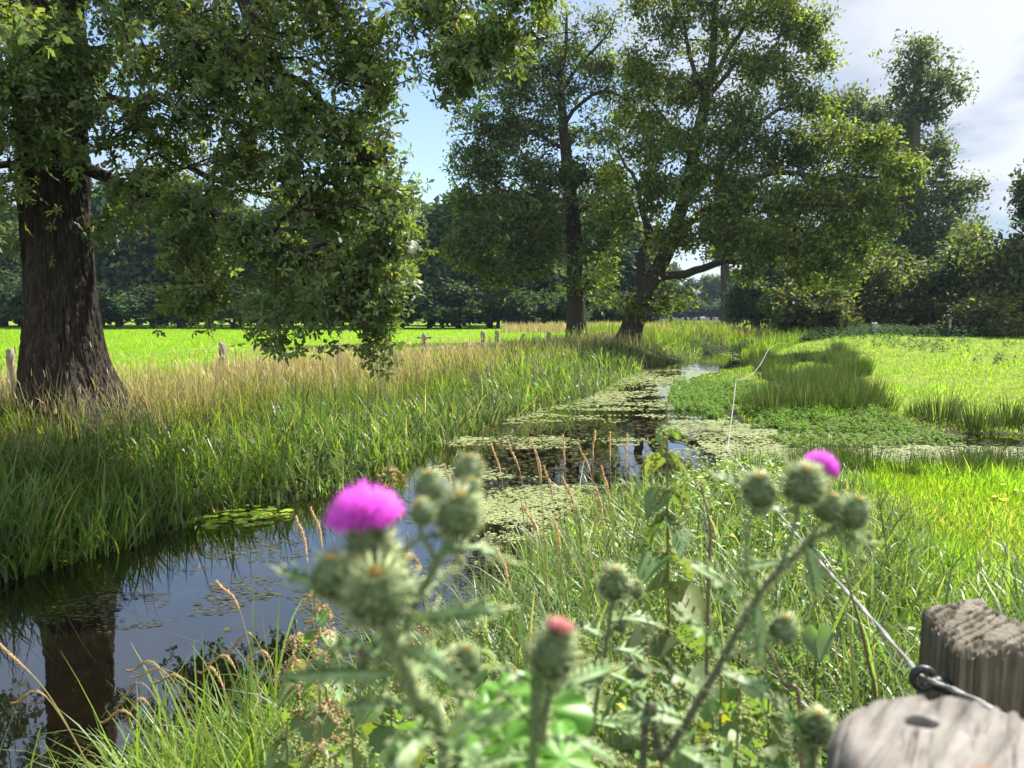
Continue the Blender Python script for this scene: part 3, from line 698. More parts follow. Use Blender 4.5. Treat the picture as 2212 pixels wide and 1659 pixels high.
# --- hedge: single bushes side by side
def bush_proto(seed, col, n=150, K=34, size=.24, sig=.3, alt=None, palt=0):
    rng = np.random.default_rng(seed)
    bl = [(rng.normal() * .8, rng.normal() * .6, 1.6 + rng.random() * 2.6, 1.5 + rng.random() * .6, 1.2, 1.2 + rng.random() * .5, n // 6) for _ in range(6)] + [(0, 0, .9, 2.1, 1.5, 1.0, n // 4)]
    stem = np.array([(0, 0, -.2), (0.1, 0, .8), (0.0, .1, 2.0), (0.1, 0, 3.6)])
    pts = clump_points(bl, rng, 7, .42); pts[:, 2] = np.maximum(pts[:, 2], .15)
    P, par, R, tips, n0 = grow(smooth_path(stem, 8), np.linspace(.12, .03, 8), [], pts, rng, seg=.5, rtip=.01)
    a = Acc(); branch_mesh(a, P, par, R, False)
    V, F, C = leaves_on(P[tips], nrm(P[tips] - P[par[tips]] + 1e-6), K, sig, size, col, rng, LEAF_MID, np.array([0, 0, 1.6]), .7, alt, palt)
    return a, (V, F, C)
BUSH = []
for k, colr in enumerate([(0.078, 0.100, 0.038), (0.105, 0.120, 0.045), (0.066, 0.092, 0.040)]):
    a, lv = bush_proto(60 + k, colr, alt=(0.14, 0.14, 0.05), palt=.1)
    sv, sf, _ = a.out()
    BUSH.append((np_mesh('bush_stem', sv, sf, M['far_bark']), np_mesh('bush_leaves', lv[0], lv[1], M['leaf'], lv[2])))
# (px at the foot, py of the top, depth, width, label)
HEDGE = [(1712, 560, 58, .9, 'dark tall bush at the left end of the hedge, over the far reeds'),
         (1765, 590, 52, 1.0, 'dark green hedge bush hanging low where the rope runs out'),
         (1830, 575, 54, 1.0, 'dark hedge bush below the twin stemmed tree'),
         (1900, 585, 55, 1.0, 'hedge bush behind the pale field post nearer the middle'),
         (1965, 590, 54, .95, 'hedge bush at the foot of the tall ivy covered tree'),
         (2030, 570, 53, 1.0, 'hedge bush right behind the pale field post nearer the right edge'),
         (2090, 545, 51, 1.0, 'light leaved hedge bush rising right of the ivy covered tree'),
         (2150, 525, 49, 1.05, 'high hedge bush, second from the right edge of the view'),
         (2215, 505, 48, 1.1, 'highest hedge bush at the right edge of the view'),
         (1800, 650, 50, .6, 'low dark shrub in front of the hedge near its left end'),
         (2120, 640, 46, .75, 'low shrub in front of the hedge near the right edge')]
for k, (px, ty, dd, wd, lab) in enumerate(HEDGE):
    g = at(px, 700, dd); z0 = gz(g[0], dd)
    top = at(px, ty, dd)[2]
    o = root('hedge_bush', (g[0], dd, z0), lab, 'bush', 'bushes of the hedge along the pasture')
    s = (top - z0) / 4.3
    o.scale = (wd * 1.25, wd * 1.2, s); o.rotation_euler = (0, 0, RNG.random() * 6)
    bm_ = BUSH[k % 3]
    for nm, me in (('trunk', bm_[0]), ('crown', bm_[1])):
        c = bpy.data.objects.new(nm, me); COL.objects.link(c); c.parent = o

# --- the far wood
def wood_proto(seed, col, tall=1.0, low=.12):
    rng = np.random.default_rng(seed)
    bl = []
    for _ in range(13):
        zc = low * 16 + 2 + rng.random() ** .8 * (12 * tall)
        wid = 4.2 * (1 - abs(zc / (15 * tall) - .45)) + 1.0
        an = rng.random() * 6.28
        bl.append((math.cos(an) * wid * .55, math.sin(an) * wid * .55, zc, 2.2 + rng.random(), 2.2 + rng.random(), 1.5 + rng.random() * .7, 22))
    st = np.array([(0, 0, -.3), (.1, 0, 4), (0, .2, 9), (.1, 0, 14 * tall)])
    pts = clump_points(bl, rng, 6, .42); pts[:, 2] = np.maximum(pts[:, 2], .5)
    P, par, R, tips, n0 = grow(smooth_path(st, 16), np.linspace(.42, .06, 16), [], pts, rng, seg=1.0, rtip=.02)
    a = Acc(); branch_mesh(a, P, par, R, False)
    V, F, C = leaves_on(P[tips], nrm(P[tips] - P[par[tips]] + 1e-6), 24, .62, .75, col, rng, LEAF_FAR, np.array([0, 0, 8.0]), .7, dv=.25)
    sv, sf, _ = a.out()
    return np_mesh('wood_trunk', sv, sf, M['far_bark']), np_mesh('wood_crown', V, F, M['far_leaf'], C)
WOOD = [wood_proto(80, (0.058, 0.088, 0.040), 1.0), wood_proto(81, (0.046, 0.078, 0.042), 1.1), wood_proto(82, (0.072, 0.098, 0.040), .9), wood_proto(83, (0.050, 0.080, 0.036), .75, 0.0)]
def wood_tree(px, dd, s, kind, lab, grp, wd=1.0):
    g = at(px, 690, dd)
    o = root('wood_tree', (g[0], dd, 0.5), lab, 'tree', grp)
    o.scale = (s * wd, s * wd, s); o.rotation_euler = (0, 0, RNG.random() * 6.28)
    for nm, me in (('trunk', WOOD[kind][0]), ('crown', WOOD[kind][1])):
        c = bpy.data.objects.new(nm, me); COL.objects.link(c); c.parent = o
ORD = ['first', 'second', 'third', 'fourth', 'fifth', 'sixth', 'seventh', 'eighth', 'ninth', 'tenth', 'eleventh', 'twelfth', 'thirteenth', 'fourteenth', 'fifteenth', 'sixteenth', 'seventeenth', 'eighteenth', 'nineteenth', 'twentieth']
def run(px0, px1, n, d0, d1, s, lab, grp, kinds=(0, 1, 2), wd=1.0):
    for k in range(n):
        px = px0 + (px1 - px0) * (k + .5) / n + RNG.normal() * (px1 - px0) / n * .15
        wood_tree(px, d0 + (d1 - d0) * (k + .5) / n + RNG.normal() * 1.5, s * (1 + .10 * RNG.normal()), kinds[k % len(kinds)], lab % ORD[k], grp, wd)
run(-60, 60, 3, 106, 104, 1.0, '%s far wood tree left of the massive oak trunk', 'trees of the far wood')
run(170, 560, 6, 100, 96, 1.0, '%s dark tree right of the massive oak at the far wood edge', 'trees of the far wood')
run(560, 900, 5, 95, 92, .95, '%s dark wood tree under the drooping oak foliage beyond the meadow', 'trees of the far wood')
run(900, 1240, 6, 92, 100, .88, '%s wood tree, counted rightwards, between drooping oak foliage and straight trunk', 'trees of the far wood')
run(1240, 1420, 3, 112, 118, .9, '%s bluish wood tree between the straight trunk and the leaning trunk', 'trees of the far wood')
run(-260, 130, 5, 98, 96, .55, '%s low bushy tree at the wood foot left of the massive oak', 'undergrowth of the far wood', (3,), 1.6)
run(180, 900, 8, 88, 86, .42, '%s low dark tree at the far wood foot right of the massive oak', 'undergrowth of the far wood', (3,), 1.5)
run(900, 1240, 5, 84, 92, .40, '%s low bushy tree at the foot of the far wood behind the gate posts', 'undergrowth of the far wood', (3,), 1.5)
run(1260, 1420, 3, 104, 110, .38, '%s low bushy tree at the wood foot between straight and leaning trunk', 'undergrowth of the far wood', (3,), 1.5)
run(1400, 1470, 2, 140, 150, .62, '%s hazy tree standing out of the distance right of the leaning trunk', 'hazy distant trees')
run(1430, 1790, 9, 235, 250, .85, '%s tall pale blue tree from the left on the hazy skyline', 'hazy distant trees')
run(1400, 1800, 12, 228, 232, .55, '%s low pale blue tree along the foot of the hazy skyline', 'low trees of the hazy skyline', (3,), 1.8)
run(-60, 1300, 10, 108, 110, .55, '%s low tree from the left in the second row of the far wood', 'undergrowth of the far wood', (3,), 1.7)
run(-60, 1300, 11, 116, 118, 1.02, '%s tree from the left in the back row of the far wood', 'trees of the far wood')
# ------------------------------------------------------------------ grasses and reeds
def strew(n, y0, y1, a, rng, margin=1.18, xr=None):
    """ground points ahead, thinning with distance as y**-(a+1) per square metre"""
    u = rng.random(n)
    if abs(a - 1) < 1e-6: y = y0 * (y1 / y0) ** u
    else: y = (y0 ** (1 - a) + u * (y1 ** (1 - a) - y0 ** (1 - a))) ** (1 / (1 - a))
    x = (rng.random(n) * 2 - 1) * (0.665 * margin * y + 0.5)
    if xr is not None:
        x = xr[0] + rng.random(n) * (xr[1] - xr[0])
    return x, y

def blades(B, h, wd, lean, curl, C0, C1, rng, segs=3, az=None, taper=0.75, twist=0.5):
    """curved tapering blades rooted at B; C0/C1 base and tip colours"""
    n = len(B); R = segs + 1
    az = rng.random(n) * 2 * PI if az is None else az
    d = np.stack([np.cos(az), np.sin(az), np.zeros(n)], -1)
    sa = az + PI / 2 + rng.normal(size=n) * twist
    sd_ = np.stack([np.cos(sa), np.sin(sa), np.zeros(n)], -1)
    t = np.linspace(0, 1, R)
    th = lean[:, None] + curl[:, None] * t[None] ** 1.6
    st = (h / segs)[:, None]
    dx = np.sin(th) * st; dz = np.cos(th) * st
    X = np.concatenate([np.zeros((n, 1)), np.cumsum((dx[:, :-1] + dx[:, 1:]) / 2, 1)], 1)
    Z = np.concatenate([np.zeros((n, 1)), np.cumsum((dz[:, :-1] + dz[:, 1:]) / 2, 1)], 1)
    ctr = B[:, None, :] + X[..., None] * d[:, None, :]; ctr[..., 2] += Z
    prof = (1 - t ** 2.2 * 0.94) * (0.65 + 0.35 * np.minimum(1, t * 3))
    hw = 0.5 * wd[:, None] * prof[None]
    V = np.stack([ctr - hw[..., None] * sd_[:, None], ctr + hw[..., None] * sd_[:, None]], 2)
    C = C0[:, None, :] * (1 - t[None, :, None]) + C1[:, None, :] * t[None, :, None]
    C = np.repeat(C[:, :, None, :], 2, 2)
    i = np.arange(segs) * 2
    F = np.stack([i, i + 1, i + 3, i + 2], -1)[None] + (np.arange(n) * 2 * R)[:, None, None]
    return V.reshape(-1, 3), F.reshape(-1, 4), C.reshape(-1, 3)

def on_ground(x, y, sd=None):
    return np.stack([x, y, ground_z(x, y, sd)], -1)

LUSH = np.array([0.120, 0.195, 0.030]); BLUEG = np.array([0.085, 0.130, 0.058]); YELG = np.array([0.175, 0.265, 0.030]); TAN = np.array([0.40, 0.32, 0.19]); DRY = np.array([0.27, 0.22, 0.10]); FIELD = np.array([0.18, 0.29, 0.026]); RUSH = np.array([0.055, 0.095, 0.024])

def grass_stuff(name, label, mat, sets):
    a = Acc()
    for s in sets: a.add(*s)
    V, F, C = a.out()
    o = obj(name, V, F, mat, None, C)
    return tag(o, label, 'grass', None, 'stuff')

def fence_x(y): return np.interp(y, [9, 13, 16, 19, 24, 28, 33, 46, 60], [-10.5, -8.5, -6.2, -4.4, -2.75, -1.1, 1.6, 6, 11])

rng = np.random.default_rng(101)
# the mown meadow beyond the fence
x, y = strew(330000, 9, 100, .9, rng)
sd = shore(x, y); k = (side(x, y) < 0) & (x < fence_x(y) - 0.2) & (sd > 3) & (y < 88 + 14 * sstep(5, -30, x))
x, y, sd = x[k], y[k], sd[k]; n = len(x)
c = FIELD * (1 + .16 * rng.normal(size=(n, 1))) * (0.86 + .28 * fbm(x * .25, y * .05, 4)[:, None])
S1 = blades(on_ground(x, y, sd), .10 * (1 + .3 * rng.normal(size=n)).clip(.4, 2), .006 + .0008 * y, rng.random(n) * .5, rng.random(n) * .6, c, c, rng, 1)
grass_stuff('meadow_grass', 'bright mown meadow grass between the fence and the far wood', M['grass'], [S1])

# tall dry grass behind the reeds, up to the fence and round the trees
x, y = strew(150000, 7, 60, 1.1, rng)
sd = shore(x, y); L_ = side(x, y) < 0
k = L_ & (sd > .7 + 2.4 * fbm(x * .7, y * .5, 12)) & (x > fence_x(y) - 1.0) & (rng.random(len(x)) < .25 + .75 * sstep(.3, .55, fbm(x * .45, y * .3, 6))) & ~((y < 9.6) & (x < -3.4) & (rng.random(len(x)) < .6))
x, y, sd = x[k], y[k], sd[k]; n = len(x)
tn = sstep(1.2, 3.2, sd + 1.6 * (fbm(x * .8, y * .5, 31) - .5)) * (0.35 + .65 * (rng.random(n) < .78))
greenish = (fbm(x * .4, y * .35, 41) > .56) & (y > 24)
tn = np.where(greenish, tn * .35, tn)
c0 = mix(LUSH * .8, DRY, tn * .75) * (1 + .2 * rng.normal(size=(n, 1))); c1 = mix(LUSH * 1.1, TAN, tn) * (1 + .2 * rng.normal(size=(n, 1)))
hh = (.46 + .17 * rng.normal(size=n)).clip(.15, .95) * (1 + .15 * sstep(30, 50, y))
S1 = blades(on_ground(x, y, sd), hh, (.0042 + .00068 * y), rng.random(n) * .30, rng.random(n) * .8, c0, c1, rng, 3)
# seed heads of the dry grass: short thick tips on thin stalks
k = (rng.random(n) < .16) & (tn > .4)
B = on_ground(x[k], y[k], sd[k]); n2 = len(B); h2 = hh[k] * 1.22
c = vary(TAN, n2, rng, .2, .08)
S2 = blades(B, h2, .003 + .0003 * y[k], rng.random(n2) * .22, rng.random(n2) * .35, c, c, rng, 3)
top = S2[0].reshape(n2, 4, 2, 3).mean(2)[:, 3]
S3 = blades(top - np.array([0, 0, .03]), .10 + .05 * rng.random(n2), .010 + .0007 * y[k], rng.random(n2) * .7, rng.random(n2) * .8, c, c * 1.1, rng, 2)
grass_stuff('dry_grass', 'tall tan seeding grass along the fence behind the reeds', M['straw'], [S1, S2, S3])

# soft green grass on the left bank and in front of the oak
x, y = strew(70000, 5.5, 46, 1.2, rng)
sd = shore(x, y); k = (side(x, y) < 0) & (sd > .7) & (sd < 4.6 + 2 * (y < 10)) & (x > fence_x(y) - .5)
x, y, sd = x[k], y[k], sd[k]; n = len(x)
c = mix(LUSH * .8, DRY, (rng.random(n) < .16) * .8 + .15 * rng.random(n)) * (1 + .2 * rng.normal(size=(n, 1)))
S1 = blades(on_ground(x, y, sd), (.36 + .13 * rng.normal(size=n)).clip(.12, .8), .005 + .0007 * y, rng.random(n) * .6, rng.random(n) * 1.3, c, c * 1.1, rng, 3)
grass_stuff('bank_grass', 'soft green grass on the far bank around the oak foot', M['grass'], [S1])

# broad bladed reeds standing in the water along the left bank
x, y = strew(165000, 5.2, 50, 1.15, rng)
sd = shore(x, y)
dens = fbm(x * .9, y * .5, 15)
k = (side(x, y) < 0) & (sd > -.28 - .45 * (dens - .5)) & (sd < 1.45 + .5 * sstep(14, 24, y) + 1.6 * (dens - .45)) & (rng.random(len(x)) < .30 + .35 * sstep(.35, .6, dens))
k &= ~((sd > 1.7) & (y < 9.2) & (x < -2.6) & (rng.random(len(x)) < .75))
x, y, sd, dens = x[k], y[k], sd[k], dens[k]; n = len(x)
B = on_ground(x, y, sd); B[:, 2] = np.maximum(B[:, 2], -.06)
c0 = mix(BLUEG * .8, LUSH * 1.0, (.7 * sstep(.35, .65, fbm(x * .8, y * .7, 23)) + .5 * rng.random(n)).clip(0, 1)) * (1 + .2 * rng.normal(size=(n, 1)))
c1 = mix(c0, np.array([.26, .24, .08]), (rng.random(n) < .13) * .8)
hh = (.52 + .12 * sstep(8, 14, y) + .14 * rng.normal(size=n)).clip(.2, 1.0) * (1 - .25 * sstep(.2, -.4, sd)) * (1 - .3 * sstep(26, 36, y)) * (.85 + .3 * dens)
hh = hh * (.45 + 1.25 * fbm(x * 1.5, y * 1.2, 19))
S1 = blades(B, hh, (.017 + .0006 * y) * (1 + .3 * rng.normal(size=n)).clip(.4, 1.7), rng.random(n) * .38, .3 + 2.3 * rng.random(n) ** 1.3, c0, c1, rng, 5, twist=.35)
k = rng.random(n) < .035
n2 = int(k.sum()); cdd = vary(TAN * .9, n2, rng, .2, .08)
S2 = blades(B[k], hh[k] * (.9 + .5 * rng.random(n2)), .007 + .0007 * y[k], .15 + rng.random(n2) * .9, rng.random(n2) * 1.0, cdd, cdd, rng, 4)
k = rng.random(n) < .05
n2 = int(k.sum()); cdd = mix(BLUEG * .8, np.array([.05, .085, .03]), rng.random(n2))
S3 = blades(B[k], hh[k] * 1.45, .008 + .0005 * y[k], rng.random(n2) * .25, rng.random(n2) * .4, cdd, cdd, rng, 3)
grass_stuff('reeds', 'broad bladed green reeds along the left water edge', M['reed'], [S1, S2, S3])

# tall stand round the end of the water, mixed green, tan and yellow
x, y = strew(90000, 33, 86, .6, rng, 1.0)
sd = shore(x, y); xc_ = np.interp(y, CX[:, 1], CX[:, 0])
k = (sd > .05) & (np.abs(x - xc_) < 3 + .16 * (y - 30) + 3 * (side(x, y) < 0)) & ((side(x, y) > 0) | (y > 44))
x, y, sd = x[k], y[k], sd[k]; n = len(x); zone = fbm(x * .22, y * .16, 77)
mixc = np.where((zone[:, None] > .52) & (y[:, None] > 52), mix(TAN * .8, DRY, rng.random(n)), mix(LUSH * .8, YELG * .8, rng.random(n)))
mixc = mixc * (1 + .18 * rng.normal(size=(n, 1)))
S1 = blades(on_ground(x, y, sd), (.62 + .22 * rng.normal(size=n)).clip(.2, 1.2) * (.5 + .5 * sstep(0, 1.5, sd)), .012 + .0007 * y, rng.random(n) * .3, rng.random(n) * .7, mixc, mixc * 1.1, rng, 3)
grass_stuff('far_reeds', 'mixed green and tan reeds closing the far end of the stream', M['reed'], [S1])

# far field strip of pale grass at the wood
x, y = strew(20000, 66, 88, .6, rng, 1.0)
k = (x > -1 + .0 * y) & (x < 12 + .1 * (y - 60))
x, y = x[k], y[k]; n = len(x); c = mix(TAN * .9, LUSH, rng.random(n) * .5)
S1 = blades(on_ground(x, y), (.7 + .2 * rng.normal(size=n)).clip(.3, 1.2), .07 + 0 * x, rng.random(n) * .3, rng.random(n) * .6, c, c, rng, 2)
x, y = strew(9000, 100, 190, .4, rng, 1.0)
k = (x > 14 + .12 * (y - 60)) & (x < 70); x, y = x[k], y[k]; n = len(x); c = FIELD * .9 * (1 + .15 * rng.normal(size=(n, 1)))
S2 = blades(on_ground(x, y), .4 + .1 * rng.random(n), .3 + 0 * x, rng.random(n) * .3, rng.random(n) * .6, c, c, rng, 1)
grass_stuff('field_grass', 'pale grass strip in front of the distant wood', M['straw'], [S1, S2])

# grazed pasture on the right
x, y = strew(480000, 2.0, 60, 1.0, rng)
sd = shore(x, y)
k = (side(x, y) > 0) & (sd > .15) & ((y > 11) | (x > 1.5 + .17 * y + .5 * fbm(x, y, 3))) & ((y < 36) | (x > np.interp(y, CX[:, 1], CX[:, 0]) + 3 + .12 * (y - 36)))
x, y, sd = x[k], y[k], sd[k]; n = len(x)
tuft = fbm(x * .9, y * .7, 51); bare = fbm(x * .5 + 9, y * .5, 52)
near = 1 - sstep(7.5, 11, y)
hh = (.065 + .03 * near * sstep(2.8, 4.5, y) + .11 * sstep(.55, .75, tuft)) * (1 + .35 * rng.normal(size=n)).clip(.3, 2)
c = mix(YELG * .85, LUSH * 1.25, sstep(.42, .62, tuft)); c = mix(c, TAN * .8, (rng.random(n) < .07 + .22 * sstep(.55, .7, bare)) * .8) * (1 + .17 * rng.normal(size=(n, 1)))
S1 = blades(on_ground(x, y, sd), hh, (.0045 + .0007 * y + .0001 * np.maximum(y - 10, 0)) * (.5 + .8 * rng.random(n)), rng.random(n) * .9, rng.random(n) * 1.1, c, c * 1.12, rng, 2)
grass_stuff('pasture_grass', 'sunlit yellow green pasture grass right of the stream', M['grass'], [S1])

# long grass on the near bank
x, y = strew(78000, 1.6, 12.2, 1.0, rng, 1.25)
sd = shore(x, y)
clump = fbm(x * 1.3, y * 1.3, 61)
k = (side(x, y) > 0) & (sd > -.08) & (sd < 2.6 + 2.4 * (clump - .4) + 1.2 * (y < 4)) & (x < 3.9) & (x < 2.2 + .17 * y) & (rng.random(len(x)) < .25 + .75 * sstep(.3, .5, clump))
x, y, sd = x[k], y[k], sd[k]; n = len(x)
cz_ = sstep(.4, .65, fbm(x * 1.7, y * 1.5, 66))
c0 = mix(mix(BLUEG * .95, YELG * 1.05, cz_), LUSH * 1.1, rng.random(n) * .7) * (1 + .2 * rng.normal(size=(n, 1))); c1 = mix(c0, TAN * .9, (rng.random(n) < .08) * .8)
hh = (.34 + .12 * rng.normal(size=n)).clip(.12, .7)
broad = rng.random(n) < .45
hh = hh * (1.35 - .6 * cz_) * (1 - .45 * sstep(.6, 1.8, x) * sstep(3, 5, y))
S1 = blades(on_ground(x, y, sd), hh, np.where(broad, .013, .005) + .0004 * y, rng.random(n) * .5, .3 + 1.5 * rng.random(n), c0, c1, rng, 5, twist=.4)
grass_stuff('stream_bank_grass', 'long bright grass hanging over the near stream bank', M['reed'], [S1])

# ------------------------------------------------------------------ duckweed and floating scraps
def flakes(x, y, r, z, col, rng, k=6):
    n = len(x); a = np.arange(k) / k * 2 * PI
    rr = r[:, None] * (.65 + .6 * rng.random((n, k))); ph = rng.random((n, 1)) * 6.28
    V = np.stack([x[:, None] + rr * np.cos(a + ph), y[:, None] + rr * np.sin(a + ph), np.broadcast_to(z[:, None], (n, k))], -1)
    F = np.arange(n * k).reshape(n, k)
    return V.reshape(-1, 3), F, np.repeat(col, k, 0)
x, y = strew(420000, 5.0, 50, 1.2, rng, 1.1)
sd = shore(x, y)
pat = fbm(x * .45 + .7 * fbm(x * .3, y * .3, 2), y * .75, 90, 5) + .46 * (fbm(x * 1.6, y * 3.4, 91, 3) - .5) + .30 * rng.random(len(x)) - .13
want = .14 + .26 * sstep(15.5, 20, y) - .32 * sstep(29, 33, y) + .10 * sstep(1.2, .1, -sd) * sstep(9, 11, y)
want = np.where((x > 3.2) & (y < 16), .56 - .30 * sstep(6.5, 8.5, x), want)
pn = np.exp(-((x - .1) ** 2 / 1.2 + (y - 8.6) ** 2 / 1.6)); want = np.maximum(want, .54 * pn * (y < 10))
want = np.where((y < 13) & (x < -1.2), -1, want)
k = (sd < .05) & (pat < want + .10)
x, y = x[k], y[k]; n = len(x)
c = mix(np.array([.22, .27, .10]), np.array([.34, .38, .18]), fbm(x * 1.5, y * 1.5, 92)) * (1 + .13 * rng.normal(size=(n, 1)))
S = flakes(x, y, (.008 + .0013 * y) * (1 + .3 * rng.normal(size=n)).clip(.4, 2), .004 + .004 * rng.random(n), c.clip(.01, 1), rng)
o = obj('duckweed', S[0], S[1], M['straw'], None, S[2]); tag(o, 'pale green duckweed scum floating on the stream', 'duckweed', None, 'stuff')
# pondweed leaves and twigs lying on the dark water
x, y = strew(52000, 3.4, 16, .9, rng, 1.1)
sd = shore(x, y); pat = fbm(x * .9, y * .7, 95) + .25 * (fbm(x * 4, y * 4, 96) - .5)
want = np.where(y < 8, .28 + .36 * sstep(-2.6, -.4, x - (y - 5) * .5), .55)
k = (sd < -.02) & (pat < want)
x, y = x[k], y[k]; n = len(x)
c = mix(np.array([.05, .045, .02]), np.array([.16, .16, .07]), rng.random(n) ** 2)
S = flakes(x, y, (.006 + .0014 * y) * (1 + .35 * rng.normal(size=n)).clip(.3, 2), .003 + .004 * rng.random(n), c, rng, 5)
V = S[0].reshape(n, 5, 3); an = rng.normal(size=n) * .35; m_ = V.mean(1, keepdims=True); V = m_ + (V - m_) * np.array([1.5, .55, 1]); V[..., 2] += (V[..., 0] - m_[..., 0]) * an[:, None] * .25 + .002
o = obj('pondweed', V.reshape(-1, 3), S[1], M['reed'], None, S[2]); tag(o, 'small dark pondweed leaves scattered over the open water', 'pondweed', None, 'stuff')

# water lilies: pads on one plant
def lily(px, py, w_, d_, n, lab, seed):
    g = on_plane(px, py); rg = np.random.default_rng(seed)
    rt = root('water_lily', (g[0], g[1], -.3), lab, 'water lily', 'water lilies by the left bank')
    for k in range(n):
        a, q = rg.random() * 6.28, rg.random() ** .5
        cx, cy, r_ = g[0] + math.cos(a) * q * w_, g[1] + math.sin(a) * q * d_, .055 * (.6 + .7 * rg.random())
        m_ = 14; th = np.linspace(.25, 2 * PI - .25, m_) + rg.random() * 6
        z = .012 + .006 * rg.random()
        V = [(cx, cy, z)] + [(cx + r_ * math.cos(t_) * (1 + .05 * rg.normal()), cy + r_ * math.sin(t_), z + .006 * rg.random()) for t_ in th]
        F = np.array([[0, j + 1, j + 2] for j in range(m_ - 1)])
        cc = vary((.30, .40, .04), 1, rg, .15, .08)
        obj('pad', V, F, M['herb'], rt, np.repeat(cc, len(V), 0))
lily(505, 1116, .62, .50, 85, 'large patch of yellow green lily pads at the reed edge', 3)
lily(105, 1206, .28, .24, 18, 'small lily pad patch among the reeds near the left frame edge', 4)
lily(195, 1182, .2, .18, 9, 'smallest lily pad patch, in reeds between the two others', 5)

# ------------------------------------------------------------------ leafy stuff: cress, weeds, undergrowth
HERB = (np.array([(0, 0, 0), (.3, -.24, .06), (.3, 0, -.02), (.3, .24, .06), (.65, -.20, .02), (.65, 0, -.08), (.65, .20, .02), (1, 0, -.22)], float),
        np.array([[0, 1, 2], [0, 2, 3]]), np.array([[1, 4, 5, 2], [2, 5, 6, 3]]), np.array([[4, 7, 5], [5, 7, 6]]))
def place_herb(P, e1, e3, s, col):
    e1 = nrm(e1); e2 = nrm(np.cross(e3, e1)); e3 = np.cross(e1, e2); TV = HERB[0]; s = np.asarray(s)[:, None, None]
    V = P[:, None] + s * (TV[None, :, 0, None] * e1[:, None] + TV[None, :, 1, None] * e2[:, None] + TV[None, :, 2, None] * e3[:, None])
    off = (np.arange(len(P)) * 8)[:, None, None]
    return V.reshape(-1, 3), [(HERB[1][None] + off).reshape(-1, 3), (HERB[2][None] + off).reshape(-1, 4), (HERB[3][None] + off).reshape(-1, 3)], np.repeat(col, 8, 0)

def leafy(x, y, z0, hmax, lsize, col, rng, alt=None, palt=0, nl=10, stems=True, stemcol=(.10, .07, .04)):
    """little upright plants with opposite leaves"""
    n = len(x); a = Acc()
    hh = hmax * (.45 + .55 * rng.random(n)); az = rng.random(n) * 6.28; ln = rng.random(n) * .35
    topv = np.stack([x + np.cos(az) * hh * ln, y + np.sin(az) * hh * ln, z0 + hh], -1); bs = np.stack([x, y, z0], -1)
    if stems:
        cc = vary(stemcol, n, rng, .3, .1)
        a.add(*blades(bs, hh, np.full(n, .004), ln, ln * 0, cc, cc, rng, 2, az=az))
    f = np.repeat(np.linspace(.25, 1, nl)[None], n, 0).ravel()
    P = np.repeat(bs, nl, 0) * (1 - f[:, None]) + np.repeat(topv, nl, 0) * f[:, None]
    an = np.tile(np.arange(nl) * PI + (np.arange(nl) // 2) * PI / 2, n) + np.repeat(az, nl) + rng.normal(size=n * nl) * .3
    e1 = np.stack([np.cos(an), np.sin(an), rng.normal(size=n * nl) * .25 - .1], -1)
    e3 = np.array([0, 0, 1.0]) + rng.normal(size=(n * nl, 3)) * .3
    s = lsize * (1.15 - .6 * f) * (1 + .2 * rng.normal(size=n * nl)).clip(.4, 1.6)
    a.add(*place_herb(P, e1, e3, s, vary(col, n * nl, rng, .22, .1, alt, palt)))
    return a
# cress mats on the muddy spit
x, y = strew(5200, 14.0, 25, .8, rng, xr=(3.6, 9.5))
sd = shore(x, y); lim = np.interp(y, [14, 16, 19, 22, 25], [7.6, 7.6, 7.4, 7.0, 6.3])
k = ((sd > -.5) & (x < lim) & (side(x, y) > 0) & (fbm(x * .9, y * .9, 5) > .36))
x, y = x[k], y[k]
a = leafy(x, y, np.maximum(ground_z(x, y), 0), .22, .085, (.11, .19, .035), rng, nl=12, stems=False)
x, y = strew(2600, 11.5, 15.2, .8, rng, xr=(4.6, 13)); k = (shore(x, y) < .2) & (y > 12.6) & (fbm(x * .8, y * 1.2, 25) > .44) & (x < 7.8); x, y = x[k], y[k]
a2 = leafy(x, y, x * 0, .13, .08, (.12, .19, .045), rng, nl=10, stems=False)
V, F, C = a2.out(); a.add(V, F, C)
o = a.obj('watercress', M['far_leaf']); tag(o, 'low leafy watercress spreading over the muddy spit', 'watercress', None, 'stuff')
# weeds and young nettles on the near bank
x, y = strew(5200, 1.3, 8.5, .9, rng, 1.25)
sd = shore(x, y); k = (side(x, y) > 0) & (sd > .5) & (x < .75 + .25 * y) & (fbm(x * 1.1, y * 1.1, 33) > .30) & ((y < 6.5) | (sd > 1.0))
x, y = x[k], y[k]
a = leafy(x, y, ground_z(x, y), .32, .085, (.15, .23, .045), rng, (.30, .30, .04), .08, nl=14)
o = a.obj('bank_weeds', M['herb']); tag(o, 'knee high leafy weeds and young nettles on the near bank', 'weeds', None, 'stuff')
# weeds and tall herbs in front of the hedge
x, y = strew(9000, 36, 50, .5, rng, xr=(9, 40)); k = (x > 10.5) & (y > 47 - 5 * fbm(x * .2, y * .2, 8)) & (rng.random(len(x)) < .6); x, y = x[k], y[k]
a = leafy(x, y, ground_z(x, y), .7, .22, (.030, .062, .018), rng, nl=10, stems=False)
x, y = strew(1500, 24, 44, .8, rng, xr=(8, 32)); k = (fbm(x * .45, y * .35, 18) > .60) & (side(x, y) > 0) & (shore(x, y) > 4); x, y = x[k], y[k]
a2 = leafy(x, y, ground_z(x, y), .5, .16, (.05, .10, .03), rng, nl=10, stems=False); V, F, C = a2.out(); a.add(V, F, C)
o = a.obj('field_herbs', M['far_leaf']); tag(o, 'dark green nettles and docks along the hedge foot', 'herbs', None, 'stuff')

